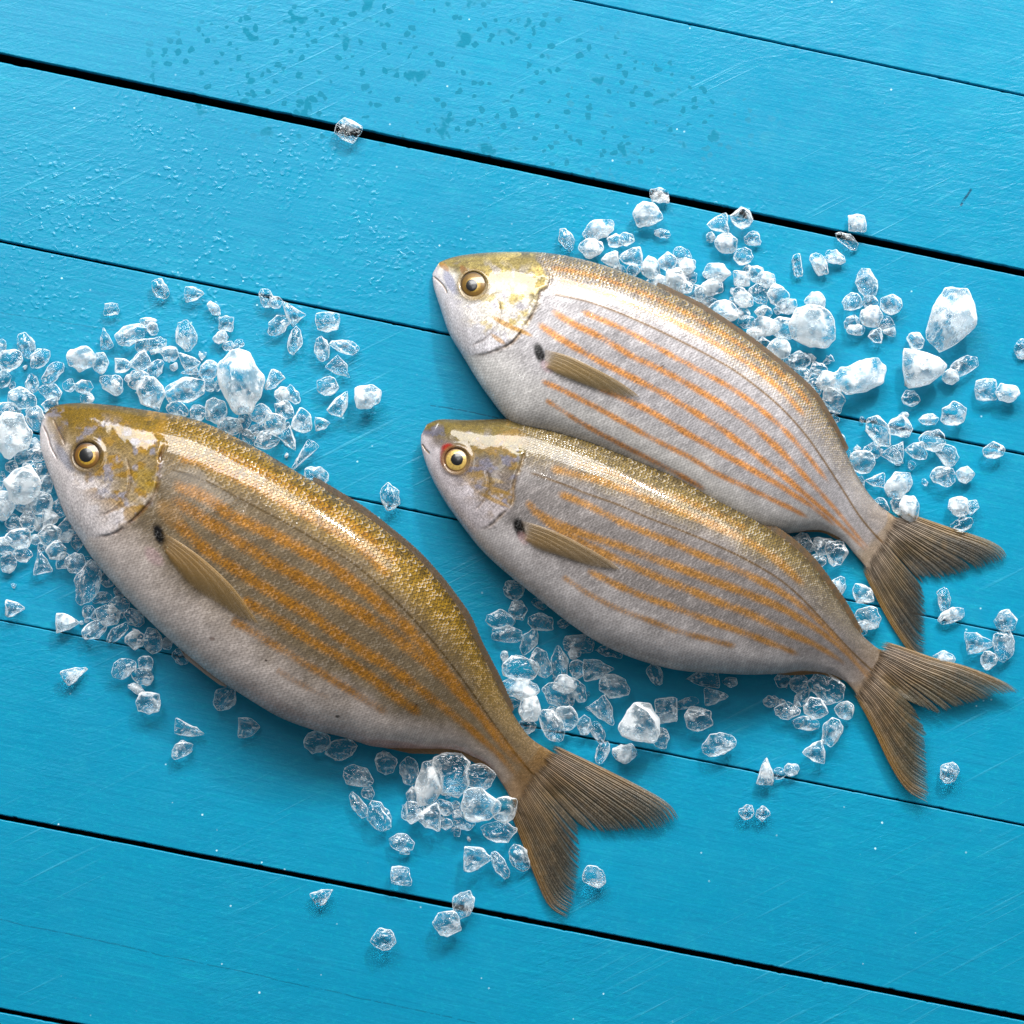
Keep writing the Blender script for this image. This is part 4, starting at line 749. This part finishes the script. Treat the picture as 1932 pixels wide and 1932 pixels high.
def chunk_mesh(L, W, H, f, seed):
    """one splintered lump, metres, resting on z = 0"""
    r = random.Random(seed); pts = []
    n = 9 if 't' in f else 12
    if 't' in f: corners = [(0, 1.0), (2.25, 0.95), (4.1, 0.92), (1.1, 0.62), (3.2, 0.60), (5.2, 0.62)]
    elif 'a' in f: corners = [(0.7, 1.1), (2.4, 1.12), (3.9, 1.08), (5.5, 1.12), (0, .88), (1.55, .9), (3.1, .88), (4.7, .86)]
    else: corners = [(i * 2 * math.pi / 9 + r.uniform(-.25, .25), r.uniform(0.86, 1.05)) for i in range(9)]
    for an, rad in corners:
        z = r.uniform(-0.35, 0.25); rad *= r.uniform(0.93, 1.05)
        pts.append((rad * math.cos(an), rad * math.sin(an), z))
        if r.random() < 0.8: pts.append((rad * .92 * math.cos(an + .1), rad * .92 * math.sin(an + .1), z + r.uniform(0.2, 0.35)))
    rr = 0.55 if 't' not in f else 0.35
    for i in range(5):
        an = r.uniform(0, 6.28); q_ = r.uniform(0.15, rr)
        pts.append((q_ * math.cos(an), q_ * math.sin(an), r.uniform(0.75, 1.0)))
        pts.append((q_ * math.cos(an + 1), q_ * math.sin(an + 1), -r.uniform(0.75, 1.0)))
    bm = bmesh.new()
    for p_ in pts: bm.verts.new((p_[0] * L / 2, p_[1] * W / 2, p_[2] * H / 2))
    res = bmesh.ops.convex_hull(bm, input=bm.verts)
    dead = [g_ for g_ in res['geom_interior'] if isinstance(g_, bmesh.types.BMVert)]
    if dead: bmesh.ops.delete(bm, geom=dead, context='VERTS')
    loose = [v for v in bm.verts if not v.link_faces]
    if loose: bmesh.ops.delete(bm, geom=loose, context='VERTS')
    off = min(L, W) * (0.12 if 'r' in f else 0.04)
    bmesh.ops.bevel(bm, geom=list(bm.edges), offset=off, segments=2, profile=0.6, affect='EDGES', clamp_overlap=True)
    bmesh.ops.triangulate(bm, faces=bm.faces)
    bmesh.ops.subdivide_edges(bm, edges=list(bm.edges), cuts=1, use_grid_fill=True, smooth=0.0)
    bmesh.ops.remove_doubles(bm, verts=bm.verts, dist=min(L, W) * 0.012)
    for _ in range(1 if 'r' not in f else 3): bmesh.ops.smooth_vert(bm, verts=bm.verts, factor=0.5, use_axis_x=True, use_axis_y=True, use_axis_z=True)
    bm.normal_update()
    co = np.array([v.co[:] for v in bm.verts]); m_ = min(L, W)
    q1 = vnoise(co[:, 0] / m_ * 4 + seed, co[:, 1] / m_ * 4 + co[:, 2] / m_ * 3, seed); q2 = vnoise(co[:, 0] / m_ * 11 + seed, co[:, 1] / m_ * 11 + co[:, 2] / m_ * 9, seed + 3)
    for v, a_, b_ in zip(bm.verts, q1, q2): v.co += v.normal * m_ * (0.050 * a_ + 0.012 * b_)
    # restore the footprint lost to smoothing
    co = np.array([v.co[:] for v in bm.verts]); mn, mx_ = co.min(0), co.max(0)
    sc = np.array([L, W, H]) / (mx_ - mn); ce = (mx_ + mn) / 2
    for v in bm.verts:
        v.co = ((v.co[0] - ce[0]) * sc[0], (v.co[1] - ce[1]) * sc[1], (v.co[2] - mn[2]) * sc[2])
    me = bpy.data.meshes.new('ice_chunk'); bm.to_mesh(me); bm.free()
    me.polygons.foreach_set('use_smooth', np.ones(len(me.polygons), bool)); me.update(); return me

LAND = [((79, 800), "the left fish's snout"), ((20, 720), "the left edge above the snout"), ((20, 900), "the left edge beside the jaw"), ((20, 1010), "the left edge below the white lump"),
        ((130, 1010), "the left fish's throat"), ((160, 700), "the left fish's forehead"), ((270, 740), "the left fish's nape"), ((270, 640), "loose ice above the left nape"),
        ((345, 700), "the oval lump by the left fish's nape"), ((430, 640), "the top of the tall white lump"), ((410, 800), "the left fish's shoulder"), ((520, 790), "the left fish's mid back"), ((540, 600), "the thin board gap above the left fish"),
        ((640, 720), "the round lump between the fish heads"), ((590, 880), "the left fish's back splinter"), ((200, 1150), "the left fish's breast"), ((290, 1230), "the left fish's pelvic fin"), ((140, 1250), "the pile's lower left end"), ((260, 1310), "the boards below the left fish's breast"), ((400, 1350), "the boards below the left fish's belly"),
        ((620, 1390), "the left fish's rear belly"), ((690, 1500), "the pair of long chunks below the left fish"), ((820, 1500), "the huge lump below the left fish's anal fin"), ((920, 1540), "the left fish's tail root"), ((940, 1640), "the left fish's lower tail lobe"), ((760, 1700), "the wide board gap at the bottom"),
        ((1000, 1200), "the middle fish's breast"), ((1100, 1200), "the middle fish's belly"), ((980, 1310), "the left fish's peduncle"), ((1060, 1290), "the white clump beside the left fish"), ((1150, 1290), "the boards under the middle fish's belly"), ((1040, 1370), "the left fish's upper tail root"), ((1130, 1390), "the board gap under the middle fish"), ((1210, 1370), "the round white lump under the middle fish"),
        ((1320, 1310), "the middle fish's vent"), ((1340, 1400), "the flat chunk beneath the middle fish"), ((1480, 1300), "the middle fish's anal fin"), ((1560, 1340), "the middle fish's peduncle"), ((1530, 1400), "the ice below the middle peduncle"), ((1450, 1470), "the lower right board gap"),
        ((1100, 450), "the silver fish's nape"), ((1180, 490), "the silver fish's shoulder"), ((1270, 500), "the silver fish's front back"), ((1230, 390), "the wide board gap above the silver fish"), ((1390, 440), "the right part of the wide board gap"), ((1350, 560), "the silver fish's mid back"), ((1430, 560), "the ice bank over the silver fish"), ((1470, 640), "the silver fish's upper back"), ((1530, 610), "the great pale lump over the silver fish"), ((1560, 490), "the loose trio over the silver fish"), ((1610, 440), "the wide gap's right end"),
        ((1550, 740), "the silver fish's rear back"), ((1610, 710), "the long white lump right of the silver fish"), ((1650, 610), "the starry clump at right"), ((1800, 620), "the large upright lump at far right"), ((1760, 710), "the big pointed lump at far right"), ((1890, 740), "the right frame edge over the silver fish"), ((1660, 810), "the thin board gap right of the silver fish"), ((1640, 880), "the silver fish's slender rear"), ((1770, 840), "the ice over the silver fish's tail"), ((1700, 960), "the silver fish's tail root"), ((1820, 960), "the silver fish's upper tail lobe"),
        ((1540, 1040), "the silver fish's anal fin"), ((1600, 1140), "the notch between the two right tails"), ((1780, 1150), "the space right of the silver fish's tail"), ((1890, 1190), "the right frame edge beside the tails"), ((1790, 1450), "the middle fish's lower tail lobe")]
ordn = ['leftmost', 'second from left', 'third from left', 'fourth from left', 'fifth from left', 'sixth from left', 'seventh from left', 'eighth from left', 'ninth from left', 'tenth from left', 'eleventh from left', 'twelfth from left', 'thirteenth from left', 'fourteenth from left']
LP = np.array([l_[0] for l_ in LAND], float)
single = chunks[:300]; rest = chunks[300:]
r2 = random.Random(5)
heaps = [((40, 960), 60, 110), ((60, 780), 70, 60), ((300, 720), 110, 50), ((480, 800), 60, 40), ((1440, 600), 110, 60), ((1320, 540), 70, 40), ((1540, 700), 40, 60), ((1050, 1290), 70, 70), ((1500, 1330), 60, 50), ((210, 1170), 50, 50), ((860, 1530), 60, 50), ((1680, 860), 70, 60)]
for (hx_, hy_), sx_, sy_ in heaps:
    for _ in range(15):
        L_ = r2.uniform(7, 17); rest.append(dict(x=hx_ + r2.gauss(0, sx_ * .6), y=hy_ + r2.gauss(0, sy_ * .6), L=L_, W=L_ * r2.uniform(0.55, 0.95), a=r2.uniform(0, 180), f=r2.choice(['t', '', 'a'])))
for c in single:
    c['k'] = int(np.argmin(np.hypot(LP[:, 0] - c['x'], LP[:, 1] - c['y'])))
groups = {}
for c in single: groups.setdefault(c['k'], []).append(c)
for k_, g_ in groups.items():
    g_.sort(key=lambda c: c['x'])
    for i_, c in enumerate(g_):
        sz = 'big' if c['L'] > 55 else ('small' if c['L'] < 30 else 'mid-sized')
        look = 'white' if 'w' in c['f'] else ('clear' if 'c' in c['f'] else 'cloudy')
        shp = 'pointed ' if 't' in c['f'] else ('rounded ' if 'r' in c['f'] else '')
        place = LAND[k_][1]
        def lab(look, shp):
            return f"{sz} {look}{shp}ice chunk nearest {place}" if len(g_) == 1 else f"{sz} {look}{shp}ice chunk, {ordn[i_]} nearest {place}"
        for a_, b_ in ((look + ' ', shp), (look + ' ', ''), ('', '')):
            c['label'] = lab(a_, b_)
            if len(c['label'].split()) <= 16: break
        if len(c['label'].split()) > 16: print('LONG', c['label'])
placed = []
def put(c, idx):
    L_, W_ = c['L'] * PX * 1.13, c['W'] * PX * 1.13; H = min(L_, W_) * random.uniform(0.62, 0.85)
    z = 0.0
    for p_ in placed:
        d_ = math.hypot(p_['x'] - c['x'], p_['y'] - c['y']); rs = (math.sqrt(p_['L'] * p_['W']) + math.sqrt(c['L'] * c['W'])) / 2
        if d_ < 0.62 * rs: z = max(z, p_['z'] + p_['H'] * 0.55 * (1 - d_ / (0.62 * rs) * 0.5))
    z = min(z, 0.011)
    c['z'] = z; c['H'] = H; placed.append(c)
    me = chunk_mesh(L_, W_, H, c['f'], 100 + idx)
    m_ = 2 if 'w' in c['f'] else (0 if 'c' in c['f'] else 1)
    me.materials.append(MAT_ICE[m_])
    p_ = P([(c['x'], c['y'])], z + H * 0.45)[0]; return me, (p_[0], p_[1], z + 0.0001), -math.radians(c['a']) + (random.choice([0, math.pi]))
for i_, c in enumerate(single):
    me, loc, rz = put(c, i_)
    o = bpy.data.objects.new('ice_chunk', me); COL.objects.link(o); o.location = loc; o.rotation_euler = (random.uniform(-.08, .08), random.uniform(-.08, .08), rz)
    tag(o, c['label'], 'ice chunk', 'crushed ice scattered around the fish')
if rest:
    bm = bmesh.new()
    for i_, c in enumerate(rest):
        me, loc, rz = put(c, 900 + i_)
        me.transform(Matrix.Translation(loc) @ Matrix.Rotation(rz, 4, 'Z')); bm.from_mesh(me); bpy.data.meshes.remove(me)
    me = bpy.data.meshes.new('ice_chips'); bm.to_mesh(me); bm.free(); me.materials.append(MAT_ICE[1])
    o = bpy.data.objects.new('ice_chips', me); COL.objects.link(o)
    tag(o, 'the smallest chips of crushed ice lying between the larger chunks', 'ice', kind='stuff')
print('chunks', len(chunks), 'biggest group', max(len(g_) for g_ in groups.values()))
